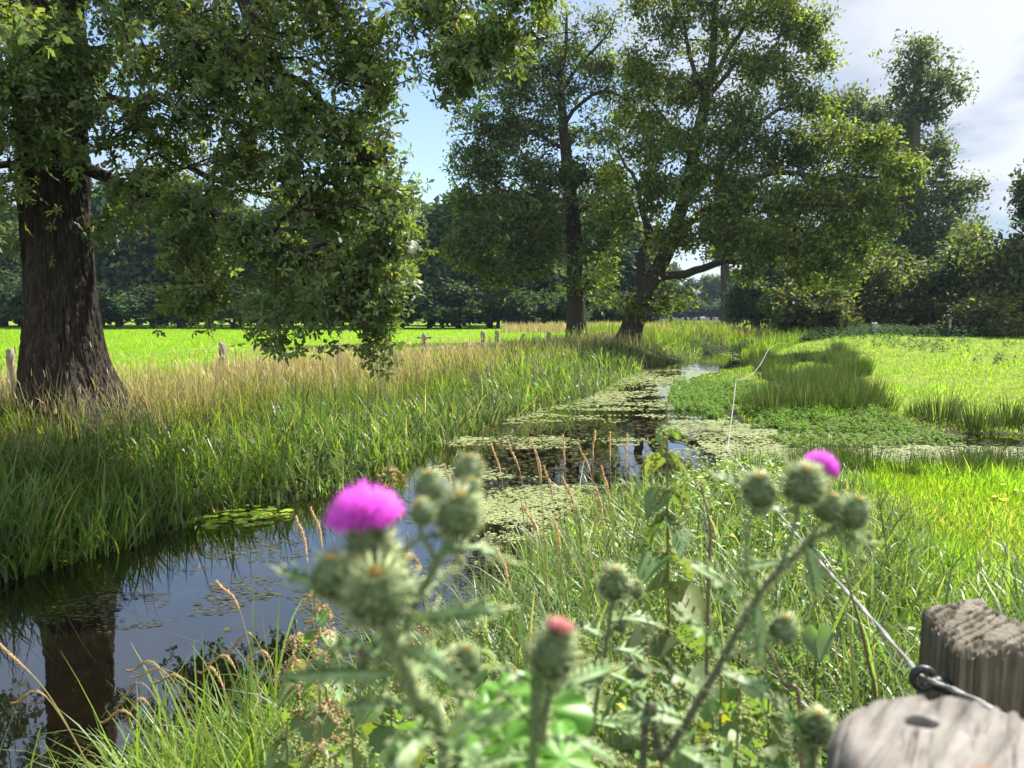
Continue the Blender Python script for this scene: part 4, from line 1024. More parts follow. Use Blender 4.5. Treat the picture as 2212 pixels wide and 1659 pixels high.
# ------------------------------------------------------------------ rush clumps
def rush_mesh(seed, n=190, spread=.30, hh=.44):
    rg = np.random.default_rng(seed)
    a = rg.random(n) * 6.28; q = rg.random(n) ** .6 * spread
    B = np.stack([np.cos(a) * q, np.sin(a) * q, np.full(n, -.05)], -1)
    c = mix(RUSH, np.array([.07, .125, .022]), rg.random(n) ** 1.5) * (1 + .2 * rg.normal(size=(n, 1))); c1 = mix(c, TAN * .7, (rg.random(n) < .2) * .8)
    V, F, C = blades(B, hh * (1 + .3 * rg.normal(size=n)).clip(.3, 1.7), np.full(n, .015) * (.6 + .7 * rg.random(n)), .03 + q / spread * .30 + .05 * rg.random(n), rg.random(n) * .3, c, c1, rg, 3, az=a + rg.normal(size=n) * .4)
    return np_mesh('rush_blades', V, F, M['rush'], C)
RUSHM = [rush_mesh(200 + k) for k in range(4)]
def rush(x, y, s, lab, grp, k, hz=1.0):
    o = bpy.data.objects.new('rush_clump', RUSHM[k % 4]); COL.objects.link(o)
    o.location = (x, y, max(gz(x, y), -.05)); o.scale = (s, s, s * hz); o.rotation_euler = (0, 0, k * 1.7)
    tag(o, lab, 'rushes', grp)
RP = [(2030, 905, 1.25, 'big rush tussock beyond the ditch, alone before the open pasture'), (2110, 918, 1.15, 'rush tussock beyond the ditch, second from the right edge'), (2180, 912, 1.1, 'rush tussock beyond the ditch at the right edge of the view'), (1905, 893, .95, 'small rush tussock beyond the ditch at the corner of the rush bed'), (1975, 900, .6, 'lowest tuft of rushes between two tussocks beyond the ditch')]
for k, (px, py, s, lab) in enumerate(RP):
    g = on_plane(px, py, .12); rush(g[0], g[1], s, lab, 'rush tussocks beyond the ditch', k)
n_ = 0
rg = np.random.default_rng(9)
for j in range(84):                                        # the dense dark rush bed
    px = 1640 + 240 * rg.random(); py = 778 + 118 * rg.random() ** .8
    if px > 1700 + (py - 740) * 1.35 + 60: px -= 90
    g = on_plane(px, py, .12)
    if shore(np.array([g[0]]), np.array([g[1]]))[0] < .2: continue
    rush(g[0], g[1], .9 + .3 * rg.random(), 'one of the dark rushes massed in the bed between rope and pasture', 'rushes of the dense bed beyond the ditch', j, 1.05)
for j in range(34):
    if 10 < j < 23 and j % 3: continue                     # the near side of the ditch
    px = 1640 + 600 * (j + .5) / 34 + rg.normal() * 12; py = 992 + 55 * rg.random() + (px - 1640) * .03
    g = on_plane(px, py, .12)
    rush(g[0], g[1], .62 + .25 * rg.random(), 'one of the rushes in the green fringe on the near side of the ditch', 'rushes fringing the near side of the ditch', j, 1.0)
# ------------------------------------------------------------------ fence of the left meadow
def fence_post(x, y, hh, w_, lab, tilt=(0, 0), seed=0, name='fence_post', grp='posts of the meadow fence', z=None):
    rg = np.random.default_rng(seed + 500); k = 12; rows = 12
    a = np.arange(k) / k * 2 * PI
    prof = w_ * .5 * (1 + .10 * rg.normal(size=k)) / np.maximum(np.abs(np.cos(a)), np.abs(np.sin(a))) ** .55
    zz = np.linspace(-.25, hh, rows)
    V = []
    for i, q in enumerate(zz):
        sc = 1 + .04 * rg.normal() - (.10 if i == rows - 1 else 0)
        V += [(prof[j] * sc * math.cos(a[j]) + tilt[0] * q, prof[j] * sc * math.sin(a[j]) + tilt[1] * q, q + (.025 * rg.normal() if i == rows - 1 else 0)) for j in range(k)]
    V = np.array(V); i = np.arange(rows - 1)[:, None] * k; j = np.arange(k)[None, :]; j2 = (j + 1) % k
    F = np.stack([i + j, i + j2, i + k + j2, i + k + j], -1).reshape(-1, 4)
    z0 = gz(x, y) if z is None else z
    V = V + np.array([x, y, z0])
    o = obj(name, V, [F, np.array([(rows - 1) * k + np.arange(k)])], M['post_wood'])
    return tag(o, lab, 'fence post', grp)
def top_h(px, py, d):
    q = at(px, py, d); return q[0], d, q[2] - gz(q[0], d)
FP = []
for k, (px, py, d, w_, lab, tl) in enumerate([
        (22, 758, 12.4, .115, 'grey wooden fence post left of the massive oak trunk', (-.01, 0)),
        (480, 742, 16, .15, 'sunlit squat fence post in dry grass right of the massive oak', (0, 0)),
        (733, 748, 19, .14, 'fence post half hidden by the lowest drooping oak twigs', (0, 0)),
        (916, 721, 24, .14, 'weathered fence post with two insulators left of the gate posts', (-.03, 0)),
        (1131, 722, 31, .13, 'short slanting fence post right of the gate posts', (.42, 0)),
        (1185, 718, 32, .15, 'blocky low fence post next to the straight tree trunk', (0, 0)),
        (1303, 716, 42, .14, 'small distant fence post between straight trunk and leaning trunk', (0, 0))]):
    x, y, hh = top_h(px, py, d)
    FP.append((x, y, hh)); p_ = fence_post(x - tl[0] * hh, y, hh, w_, lab, tl, k)
    if k == 3:
        for s in (-1, 1):
            V, F = loft([(x - .0 + s * .05, y - .02, gz(x, y) + hh - .13), (x + s * .15, y - .02, gz(x, y) + hh - .12), (x + s * .22, y - .02, gz(x, y) + hh - .13)], [.02, .03, .035], 6)
            i_ = bpy.data.objects.new('insulator', np_mesh('insulator', V, F, M['far_bark'])); COL.objects.link(i_); i_.parent = p_
# low gate between two posts
gx0, gy0, gh0 = top_h(1043, 715, 28.5); gx1, gy1, gh1 = top_h(1073, 714.5, 28.8)
fence_post(gx0, gy0, gh0, .155, 'left one of the two gate posts with a board between them', (.0, 0), 21, 'gate_post', 'gate posts of the meadow fence')
fence_post(gx1, gy1, gh1, .155, 'right one of the two gate posts with a board between them', (.01, 0), 22, 'gate_post', 'gate posts of the meadow fence')
def box(c, s, rz=0.0):
    V = np.array([(x, y, z) for x in (-.5, .5) for y in (-.5, .5) for z in (-.5, .5)]) * np.array(s)
    cr, sr = math.cos(rz), math.sin(rz); V = np.stack([V[:, 0] * cr - V[:, 1] * sr, V[:, 0] * sr + V[:, 1] * cr, V[:, 2]], -1) + np.array(c)
    return V, np.array([[0, 1, 3, 2], [4, 6, 7, 5], [0, 4, 5, 1], [2, 3, 7, 6], [0, 2, 6, 4], [1, 5, 7, 3]])
a = Acc(); zb = gz(gx0, gy0)
a.add(*box(((gx0 + gx1) / 2 - .25, gy0 - .10, zb + gh0 - .50), (1.5, .045, .16), .02)); a.add(*box(((gx0 + gx1) / 2 - .3, gy0 - .10, zb + gh0 - .76), (1.6, .045, .14), -.02))
tag(a.obj('gate_board', M['post_wood']), 'weathered horizontal board across the two gate posts', 'board')
# wires of the meadow fence
for row, lab in ((.10, 'top wire of the meadow fence, sagging from post to post'), (.38, 'lower wire of the meadow fence running between the posts')):
    pts = []
    x0 = [(-14, 9.5, 1.0)] + FP[:4] + [(gx0, gy0, gh0)]
    for (p, q) in zip(x0[:-1], x0[1:]):
        for f in np.linspace(0, 1, 8)[:-1]:
            xx = p[0] + (q[0] - p[0]) * f; yy = p[1] + (q[1] - p[1]) * f
            zz = (gz(p[0], p[1]) + p[2]) * (1 - f) + (gz(q[0], q[1]) + q[2]) * f - row - .06 * math.sin(PI * f)
            pts.append((xx, yy - .07, zz))
    V, F = loft(pts, np.linspace(.003, .006, len(pts)), 4)
    tag(obj('fence_wire', V, F, M['wire']), lab, 'wire', 'wires of the meadow fence')
# pale posts of the pasture fence
pale = textured('pale_post_wood', (9, 9, 2), 2.0, [(.3, (.28, .27, .25)), (.7, (.50, .49, .46))], .8, .4, .01)
for k, (px, py, pb, d, w_, lab) in enumerate([(1888, 697, 715, 47, .30, 'pale squared post at the pasture edge below the hedge, nearer the middle'), (2053, 690, 709, 46, .15, 'slim pale post at the pasture edge nearer the right frame edge')]):
    x, y, hh = top_h(px, py, d); o = fence_post(x, y, hh, w_, lab, (0, 0), 40 + k, grp='pale posts of the pasture fence'); o.data.materials[0] = pale

# ------------------------------------------------------------------ the two near posts
def ridged(x, y, s): return 1 - np.abs(fbm(x, y, s) * 2 - 1)
wood_grey = None
m, nt, out = new_mat('weathered_post')
v = mapping_node(nt, (1, 1, 1)); vg = mapping_node(nt, (60, 60, 4))
g1 = noise_node(nt, vg, 1.6, 8, .65, .4); g2 = noise_node(nt, v, 9, 5, .6)
r1 = ramp_node(nt, g1.outputs['Fac'], [(.30, (.05, .042, .033)), (.48, (.135, .117, .094)), (.70, (.245, .22, .185))])
r2 = ramp_node(nt, g2.outputs['Fac'], [(.35, (.70, .70, .60)), (.65, (1, 1, 1))])
mm = nt.nodes.new('ShaderNodeMix'); mm.data_type = 'RGBA'; mm.blend_type = 'MULTIPLY'; mm.inputs['Factor'].default_value = 1
L(nt, r1.outputs[0], mm.inputs['A']); L(nt, r2.outputs[0], mm.inputs['B'])
p = nt.nodes.new('ShaderNodeBsdfPrincipled'); p.inputs['Roughness'].default_value = .85; p.inputs['Specular IOR Level'].default_value = .2
b = nt.nodes.new('ShaderNodeBump'); b.inputs['Strength'].default_value = .9; b.inputs['Distance'].default_value = .004
L(nt, g1.outputs['Fac'], b.inputs['Height']); L(nt, b.outputs[0], p.inputs['Normal']); L(nt, mm.outputs['Result'], p.inputs['Base Color']); L(nt, p.outputs[0], out.inputs[0])
M['weathered'] = m

def post_solid(outline, ztop, zbot, rows, side_disp, top_disp, rings=60):
    """outline (k,2) -> side wall with grooves and a filled, weathered top"""
    k = len(outline); c = outline.mean(0)
    arc = np.concatenate([[0], np.cumsum(np.linalg.norm(np.diff(np.vstack([outline, outline[:1]]), axis=0), axis=1))])[:-1]
    V = []; F = []
    fr = np.concatenate([np.linspace(0, 1, rings) ** .6])[1:]
    rel = outline - c; dirn = nrm(rel)
    top = np.zeros((len(fr), k, 3))
    gin = side_disp(arc, np.zeros(k) + ztop)
    for i, f in enumerate(fr):
        xy = c + (rel - dirn * gin[:, None]) * f
        top[i, :, :2] = xy; top[i, :, 2] = ztop + top_disp(xy[:, 0], xy[:, 1], f) - .012 * max(0, (f - .86) / .14) ** 2
    zz = np.linspace(0, 1, rows) ** 2.2
    edge = top[-1, :, 2]
    sidev = np.zeros((rows - 1, k, 3))
    for i, q in enumerate(zz[1:]):
        z = edge * (1 - q) + zbot * q
        g = side_disp(arc, z)
        sidev[i, :, :2] = outline - dirn * g[:, None]; sidev[i, :, 2] = z
    ctr = np.array([[c[0], c[1], ztop + float(top_disp(np.array([c[0]]), np.array([c[1]]), 0)[0])]])
    allv = np.vstack([ctr, top.reshape(-1, 3), sidev.reshape(-1, 3)])
    R = len(fr) + rows - 1
    i = np.arange(R - 1)[:, None] * k + 1; j = np.arange(k)[None, :]; j2 = (j + 1) % k
    Fq = np.stack([i + j, i + k + j, i + k + j2, i + j2], -1).reshape(-1, 4)
    jj = np.arange(k); Ft = np.stack([np.zeros(k, int), 1 + jj, 1 + (jj + 1) % k], -1)
    return allv, [Fq, Ft]

def dense(outl, n):
    P = np.vstack([outl, outl[:1]]); s = np.concatenate([[0], np.cumsum(np.linalg.norm(np.diff(P, axis=0), axis=1))])
    t = np.linspace(0, s[-1], n + 1)[:-1]
    return np.stack([np.interp(t, s, P[:, 0]), np.interp(t, s, P[:, 1])], -1)
def soften(P, it):
    for _ in range(it): P = (np.roll(P, 1, 0) + P * 2 + np.roll(P, -1, 0)) / 4
    return P

# second post: squared, cracked, its far corner split away
PD = 1.10
zt2 = at(2060, 1386, PD)[2]
cl_ = at(2066, 1392, PD - .00); far_l = at(1988, 1300, PD + .12)
ox = on_plane(2068, 1400, zt2); oL = on_plane(1987, 1310, zt2); oF = on_plane(2110, 1285, zt2); oR = on_plane(2330, 1395, zt2); oB = on_plane(2260, 1345, zt2); oM = on_plane(2160, 1322, zt2)
outl = np.array([ox, oR, oB, oM + .0, oF, oL])
P2 = soften(dense(outl, 260), 5)
def sd2(s, z):
    g = .0035 * (np.abs(np.sin(s * 190 + 2 * np.sin(s * 61))) ** .35 < .45) + .010 * np.maximum(0, ridged(s * 26, z * 1.1 + s * 3, 7) - .78) / .22 + .004 * (fbm(s * 60, z * 3, 3) - .5)
    return g
def td2(x, y, f):
    u_, v_ = x * .8 + y * .6, -x * .6 + y * .8
    cr = np.maximum(0, ridged(u_ * 9 + 1.2 * fbm(x * 9, y * 9, 2), v_ * 85, 5) - .82) / .18
    return .012 * (fbm(x * 12, y * 12, 4) - .5) - .013 * cr + .004 * (fbm(u_ * 20, v_ * 130, 14) - .5)
V, F = post_solid(P2, zt2, gz(1, 1.1) - .3, 60, sd2, td2)
g0 = P2.mean(0)
sp = root('square_post', (g0[0], g0[1], gz(1, 1.1)), 'squared grey post with deeply cracked top and split corner, holding a black ring', 'post')
obj('post', V, F, M['weathered'], sp, smooth=True)
# black ring insulator screwed into its left face
blk, nt, out = new_mat('black_plastic'); p = nt.nodes.new('ShaderNodeBsdfPrincipled'); p.inputs['Base Color'].default_value = (.012, .013, .015, 1); p.inputs['Roughness'].default_value = .45; L(nt, p.outputs[0], out.inputs[0])
ic = at(1998, 1468, 1.07)
ring = []
for a_ in np.linspace(.2, 2 * PI - .25, 26): ring.append(ic + np.array([math.cos(a_ + .3) * .0145, .006 * math.sin(a_ * .5), math.sin(a_ + .3) * .0145]))
V1, F1 = loft(ring, .0058, 8); a = Acc(); a.add(V1, F1)
endp = at(2075, 1492, 1.12)
V1, F1 = loft([ic + np.array([.016, .0, -.005]), ic * .6 + endp * .4, endp], [.008, .0085, .005], 8); a.add(V1, F1)
for q in np.linspace(.3, .8, 5):
    c_ = ic * (1 - q) + endp * q; e_ = nrm(endp - ic) * .002
    V1, F1 = loft([c_ - e_, c_ + e_], .0112, 10); a.add(V1, F1)
a.obj('ring_insulator', blk, sp, smooth=True)

# first post: round, sawn top right below the lens
zt1 = at(1990, 1560, .56)[2]
w0 = on_plane(2165, 1660, zt1)
k = 220; an = np.arange(k) / k * 2 * PI
rb = .5 * (on_plane(2165, 1482, zt1)[1] - w0[1]) * 2
rx_ = (w0[0] - on_plane(1806, 1640, zt1)[0])
P1 = np.stack([w0[0] + rx_ * np.sign(np.cos(an)) * np.abs(np.cos(an)) ** .88 * (1 + .03 * np.cos(3 * an + 1)), w0[1] + rb * np.sign(np.sin(an)) * np.abs(np.sin(an)) ** .9 * (1 + .02 * np.cos(4 * an))], -1)
P1 = soften(P1, 6)
hole = on_plane(1990, 1560, zt1)
def sd1(s, z): return .004 * np.maximum(0, ridged(s * 30, z * 1.5, 17) - .7) + .002 * (fbm(s * 80, z * 4, 3) - .5)
def td1(x, y, f):
    u_, v_ = x * .55 + y * .83, -x * .83 + y * .55
    r_ = np.sqrt(((x - hole[0]) / .0125) ** 2 + ((y - hole[1]) / .0085) ** 2)
    return .006 * (fbm(x * 14, y * 14, 6) - .5) - .006 * np.maximum(0, ridged(u_ * 5, v_ * 60, 27) - .86) / .14 * sstep(1.2, 2.2, r_) + .0026 * (fbm(u_ * 12, v_ * 150, 7) - .5) - .035 * (1 - sstep(.6, 1.05, r_)) - .010 * max(0., (f - .8) / .2) ** 2
V, F = post_solid(P1, zt1, gz(.5, .5) - .3, 30, sd1, td1, 110)
m, nt, out = new_mat('sawn_post_top')
tcn = nt.nodes.new('ShaderNodeTexCoord'); mp = nt.nodes.new('ShaderNodeMapping'); mp.inputs['Scale'].default_value = (5, 90, 20)
mr_ = nt.nodes.new('ShaderNodeMapping'); mr_.inputs['Rotation'].default_value = (0, 0, -.85)
L(nt, tcn.outputs['Object'], mr_.inputs[0]); L(nt, mr_.outputs[0], mp.inputs[0]); g1 = noise_node(nt, mp.outputs[0], 1.0, 8, .7, .3); g2 = noise_node(nt, tcn.outputs['Object'], 14, 6, .6)
r1 = ramp_node(nt, g1.outputs['Fac'], [(.30, (.06, .054, .047)), (.45, (.165, .152, .137)), (.68, (.285, .265, .245))])
r2 = ramp_node(nt, g2.outputs['Fac'], [(.34, (.62, .60, .58)), (.6, (1, 1, 1))])
mm = nt.nodes.new('ShaderNodeMix'); mm.data_type = 'RGBA'; mm.blend_type = 'MULTIPLY'; mm.inputs['Factor'].default_value = .8
L(nt, r1.outputs[0], mm.inputs['A']); L(nt, r2.outputs[0], mm.inputs['B'])
# rusty stain with its own ragged outline
st_ = on_plane(2130, 1668, zt1)
vd = nt.nodes.new('ShaderNodeVectorMath'); vd.operation = 'DISTANCE'; L(nt, tcn.outputs['Object'], vd.inputs[0])
rr_ = root('round_post', (w0[0], w0[1], gz(.5, .5)), 'round weathered post with a sawn pale top and a dark hole, closest to the viewer', 'post')
vd.inputs[1].default_value = (st_[0] - w0[0], st_[1] - w0[1], zt1 - gz(.5, .5))
sc = nt.nodes.new('ShaderNodeMath'); sc.operation = 'MULTIPLY_ADD'; sc.inputs[1].default_value = .05; L(nt, g2.outputs['Fac'], sc.inputs[0]); L(nt, vd.outputs['Value'], sc.inputs[2])
rs = ramp_node(nt, sc.outputs[0], [(.022, (1, 1, 1)), (.036, (0, 0, 0))])
m2 = nt.nodes.new('ShaderNodeMix'); m2.data_type = 'RGBA'; L(nt, rs.outputs[0], m2.inputs['Factor']); L(nt, mm.outputs['Result'], m2.inputs['A']); m2.inputs['B'].default_value = (.24, .13, .07, 1)
p = nt.nodes.new('ShaderNodeBsdfPrincipled'); p.inputs['Roughness'].default_value = .85; p.inputs['Specular IOR Level'].default_value = .2
L(nt, m2.outputs['Result'], p.inputs['Base Color'])
b = nt.nodes.new('ShaderNodeBump'); b.inputs['Strength'].default_value = .8; b.inputs['Distance'].default_value = .003; L(nt, g1.outputs['Fac'], b.inputs['Height']); L(nt, b.outputs[0], p.inputs['Normal']); L(nt, p.outputs[0], out.inputs[0])
obj('post', V, F, m, rr_, smooth=True)

# ------------------------------------------------------------------ the white fence rope
def rope(pts, r, n):
    path = smooth_path(pts, n); T = nrm(np.gradient(path, axis=0))
    s = np.concatenate([[0], np.cumsum(np.linalg.norm(np.diff(path, axis=0), axis=1))])
    S = nrm(np.cross(T, np.array([0, 0, 1.0]) + 1e-3)); B = np.cross(S, T)
    k = 10; a_ = np.arange(k) / k * 2 * PI
    ph = s / (.0042 * 7)
    rad = r * (1 + .30 * np.cos(2 * (a_[None] - ph[:, None])))
    V = path[:, None] + rad[..., None] * (np.cos(a_)[None, :, None] * S[:, None] + np.sin(a_)[None, :, None] * B[:, None])
    i = np.arange(n - 1)[:, None] * k; j = np.arange(k)[None, :]; j2 = (j + 1) % k
    return V.reshape(-1, 3), np.stack([i + j, i + j2, i + k + j2, i + k + j], -1).reshape(-1, 4)
rm = textured('rope_fibre', (60, 60, 60), 3, [(.3, (.18, .17, .17)), (.7, (.36, .34, .34))], .7, .3, .002)
RO = [at(2330, 1640, .66), at(2140, 1530, .84), at(2075, 1497, .93), at(2040, 1482, 1.0), at(2002, 1466, 1.07), at(1975, 1444, 1.10), at(1890, 1345, 1.24), at(1790, 1235, 1.5), at(1700, 1130, 1.95), at(1640, 1055, 2.5), at(1600, 1006, 3.1), at(1571, 976, 3.7)]
a = Acc(); a.add(*rope(RO, np.linspace(.0032, .0024, 420)[:, None], 420))
R2 = [at(1571, 976, 3.7), at(1577, 930, 4.3), at(1584, 875, 5.0), at(1590, 821, 5.9)]
a.add(*rope(R2, .0022, 160))
R3 = [at(1590, 821, 5.9), at(1608, 818, 6.3), at(1628, 805, 6.8), at(1645, 783, 7.4), at(1656, 762, 8.2)]
a.add(*rope(R3, .0022, 120))
R4 = [at(1656, 762, 8.2), at(1664, 752, 9.5), at(1682, 742, 13), at(1700, 741, 18), at(1716, 736, 24), at(1740, 720, 32), at(1775, 705, 42)]
a.add(*rope(R4, np.linspace(.0020, .0022, 120)[:, None], 120))
for q in (at(1571, 976, 3.7), at(1590, 821, 5.9), at(1641, 790, 7.2)):       # knots
    for s_ in range(3):
        th = np.linspace(0, 2 * PI, 14); rk = .005
        ring = np.stack([q[0] + rk * np.cos(th) * (1 if s_ != 1 else .3), q[1] + rk * np.sin(th) * (.3 if s_ == 0 else 1), q[2] + rk * np.sin(th + s_) * .8], -1)
        a.add(*loft(ring, .0048, 6))
a.obj('rope', rm, smooth=True)
tag(bpy.data.objects['rope'], 'white twisted fence rope running from the black ring out over the marsh', 'rope')
for (q, lab) in ((at(1571, 976, 3.7), 'thin stake under the nearer bend of the white rope'), (at(1590, 821, 5.9), 'thin stake under the farther bend of the white rope')):
    V, F = loft([(q[0], q[1] + .01, gz(q[0], q[1]) - .2), (q[0], q[1] + .01, q[2] - .55)], .006, 6)

# ------------------------------------------------------------------ thistles
GREY_G = np.array([.155, .235, .095]); SPINE = np.array([.44, .46, .25])
def frame_of(ax):
    ax = nrm(ax); r_ = np.array([1.0, 0, 0]) if abs(ax[0]) < .8 else np.array([0, 1.0, 0])
    s_ = nrm(np.cross(ax, r_)); return ax, s_, np.cross(ax, s_)
def spikes(P, D, ln, wd, c0, c1, rng):
    n = len(P); D = nrm(D); r_ = nrm(rng.normal(size=(n, 3))); s1 = nrm(np.cross(D, r_)); s2 = np.cross(D, s1)
    w_ = wd[:, None]; V = np.stack([P + s1 * w_, P - s1 * w_ * .5 + s2 * w_ * .87, P - s1 * w_ * .5 - s2 * w_ * .87, P + D * ln[:, None]], 1)
    o = (np.arange(n) * 4)[:, None, None]; F = (np.array([[0, 1, 3], [1, 2, 3], [2, 0, 3]])[None] + o).reshape(-1, 3)
    C = np.stack([c0, c0, c0, c1], 1)
    return V.reshape(-1, 3), F, C.reshape(-1, 3)
def flower_head(parent, c, ax, R, kind, seed, label=None):
    """c: middle of the green base; R its radius; bud, bloom or withered"""
    rg = np.random.default_rng(seed); c = np.array(c, float); ax, s1, s2 = frame_of(np.array(ax, float))
    prof = {'bud': [(-1.0, .25), (-.85, .62), (-.45, .95), (0, 1.0), (.45, .84), (.8, .55), (1.05, .30), (1.15, .22)],
            'bloom': [(-1.1, .25), (-.95, .6), (-.5, .98), (0, 1.0), (.5, .90), (1.0, .74), (1.5, .66), (1.75, .66)],
            'withered': [(-1.0, .25), (-.85, .62), (-.45, .95), (0, 1.0), (.45, .86), (.85, .60), (1.25, .42), (1.5, .40)]}[kind]
    pr = smooth_path(np.array(prof), 26); k = 22
    a_ = np.arange(k) / k * 2 * PI
    bump = 1 + .05 * np.cos(a_[None] * 11 + (np.arange(26)[:, None] % 2) * PI)
    V = c + R * (pr[:, 0][:, None, None] * ax + (pr[:, 1][:, None] * bump)[..., None] * (np.cos(a_)[None, :, None] * s1 + np.sin(a_)[None, :, None] * s2))
    i = np.arange(25)[:, None] * k; j = np.arange(k)[None, :]; j2 = (j + 1) % k
    F = np.stack([i + j, i + j2, i + k + j2, i + k + j], -1).reshape(-1, 4)
    acc = Acc(); cc = vary(GREY_G * .62, 26 * k, rg, .28, .06); acc.add(V.reshape(-1, 3), F, cc)
    ns = 380 if R > .012 else 180
    t = rg.random(ns) * .93; q = pr[(t * 25).astype(int)]; th = rg.random(ns) * 6.28
    rad = np.cos(th)[:, None] * s1 + np.sin(th)[:, None] * s2
    P = c + R * (q[:, :1] * ax + q[:, 1:] * rad * .97)
    D = rad * 1.0 + ax * (.15 + .9 * t[:, None] ** 1.2 - .15) + rg.normal(size=(ns, 3)) * .12
    acc.add(*spikes(P, D, R * (.50 + .45 * rg.random(ns)), np.full(ns, R * .042), vary(GREY_G * 1.1, ns, rg, .15, .05), vary(SPINE * 1.2, ns, rg, .15, .05), rg))
    h_ = acc.obj('flower_head', M['thistle'], parent, smooth=False)
    if label: h_['label'] = label
    top = c + ax * R * pr[-1, 0]; tr = R * pr[-1, 1]
    if kind == 'bloom': n, ln, spread, c0, c1 = 1100, R * 1.0, 1.48, np.array([.46, .03, .44]), np.array([.88, .19, .82])
    elif kind == 'withered': n, ln, spread, c0, c1 = 220, R * .75, .75, np.array([.20, .07, .07]), np.array([.55, .24, .25])
    else: n, ln, spread, c0, c1 = 90, R * .42, .4, np.array([.22, .16, .05]), np.array([.44, .35, .11])
    q = rg.random(n) ** .5; th = rg.random(n) * 6.28
    rad = np.cos(th)[:, None] * s1 + np.sin(th)[:, None] * s2
    pol = spread * q ** (.8 if kind == 'bloom' else 1)
    B = top + rad * (q * tr * (.55 if kind == 'bloom' else .9))[:, None] - ax * R * .2
    D = np.cos(pol)[:, None] * ax + np.sin(pol)[:, None] * rad + rg.normal(size=(n, 3)) * .06
    m_ = ln * (.85 + .25 * rg.random(n)) * (1 - .10 * (1 - q))
    if kind == 'bloom': m_ = m_ / np.sqrt((np.sin(pol) / 1.5) ** 2 + (np.cos(pol) / 2.05) ** 2)
    A_ = Acc(); A_.add(*spikes(B, D, m_, np.full(n, max(R * .028, .0005)), vary(c0 * (.6 if kind == 'bloom' else 1), n, rg, .3, .1), vary(c1, n, rg, .28, .10), rg))
    if kind == 'bloom':                                   # curled tips
        E = B + nrm(D) * m_[:, None] * .55
        A_.add(*spikes(E, nrm(D) + rg.normal(size=(n, 3)) * .35, m_ * .5, np.full(n, R * .022), vary(c1, n, rg, .12, .05), vary(c1 * 1.05, n, rg, .1, .05), rg))
    fo = A_.obj('florets', M['floret'], None); fo.parent = h_
    fo.location = -parent_origin(h_) if h_.parent is None else [-v_ for v_ in parent_origin(h_.parent)]
    return h_
def stem_tube(acc, pts, r0, r1, rng, prickly=True, col=GREY_G):
    n = max(8, int(np.linalg.norm(np.diff(np.array(pts), axis=0), axis=1).sum() / .012)); p = smooth_path(pts, n)
    r_ = np.linspace(r0, r1, n) * (.55 if prickly else 1); V, F = loft(p, r_, 8); acc.add(V, F, np.tile(col * .9, (len(V), 1)) * (1 + .08 * rng.normal(size=(len(V), 1))))
    if prickly:                                          # spiny wings down the stem
        m_ = n * 5; i = rng.integers(0, n - 1, m_); T = nrm(np.gradient(p, axis=0))[i]
        D = nrm(np.cross(T, rng.normal(size=(m_, 3)))) + T * .5
        acc.add(*spikes(p[i] + nrm(D) * r_[i][:, None] * .7, D, .004 + .006 * rng.random(m_), np.full(m_, .0008), np.tile(GREY_G, (m_, 1)), np.tile(SPINE * 1.3, (m_, 1)), rng))
def thistle_leaf(parent, p0, p1, width, seed, sag=.15, up=(0, 0, 1), base=GREY_G * 1.15):
    width = width * 1.3
    """narrow leaf cut into pairs of spine tipped lobes"""
    rg = np.random.default_rng(seed); p0 = np.array(p0); p1 = np.array(p1); ln = np.linalg.norm(p1 - p0)
    e1 = nrm(p1 - p0); e3 = nrm(np.array(up, float) + rg.normal(size=3) * .25); e2 = nrm(np.cross(e3, e1)); e3 = np.cross(e1, e2)
    nl = 9; t = np.linspace(0, 1, nl * 2 + 1)
    mid = p0 + e1 * ln * t[:, None] + e3 * (ln * sag * np.sin(PI * t) * .6 - ln * sag * t ** 2 * .4)[:, None]
    V = [*mid]; F3 = []; F4 = []; prof = np.sin(PI * np.clip(t * .9 + .08, 0, 1)) ** .7
    core = .22 * width * prof + .0008
    for sgn in (-1, 1):
        b = len(V); V += [*(mid + e2 * (sgn * core)[:, None] + e3 * (core * .5)[:, None])]
        for i in range(len(t) - 1): F4.append([i, i + 1, b + i + 1, b + i] if sgn > 0 else [i, b + i, b + i + 1, i + 1])
        for l in range(nl):
            i = l * 2; w_ = width * prof[i + 1] * (.75 + .4 * rg.random())
            tip = mid[i + 1] + e2 * sgn * w_ + e1 * w_ * (.35 + .5 * rg.random()) + e3 * w_ * (rg.normal() * .55 + .15)
            q = len(V); V.append(tip); F3.append([b + i, b + i + 2, q] if sgn < 0 else [b + i + 2, b + i, q]); F3.append([b + i, b + i + 1, q]); F3.append([b + i + 1, b + i + 2, q])
    V = np.array(V); C = vary(base * 1.05, len(V), rg, .12, .05); k = len(V)
    a_ = Acc(); a_.add(V, [np.array(F3), np.array(F4)], C)
    tips = V[[f[2] for f in F3]]; m_ = len(tips)
    a_.add(*spikes(tips - e1 * .001, nrm(tips - p0 - e1 * ln * .3) + e1 * .4, np.full(m_, .007), np.full(m_, .0007), np.tile(SPINE, (m_, 1)), np.tile(SPINE * 1.4, (m_, 1)), rg))
    a_.add(*spikes(mid[-1:], e1[None], np.array([.014]), np.array([.001]), np.tile(SPINE, (1, 1)), np.tile(SPINE * 1.4, (1, 1)), rg))
    return a_.obj('leaf', M['thistle'], parent)

def ground_at(x, y): return (x, y, gz(x, y) - .05)
rgt = np.random.default_rng(77)
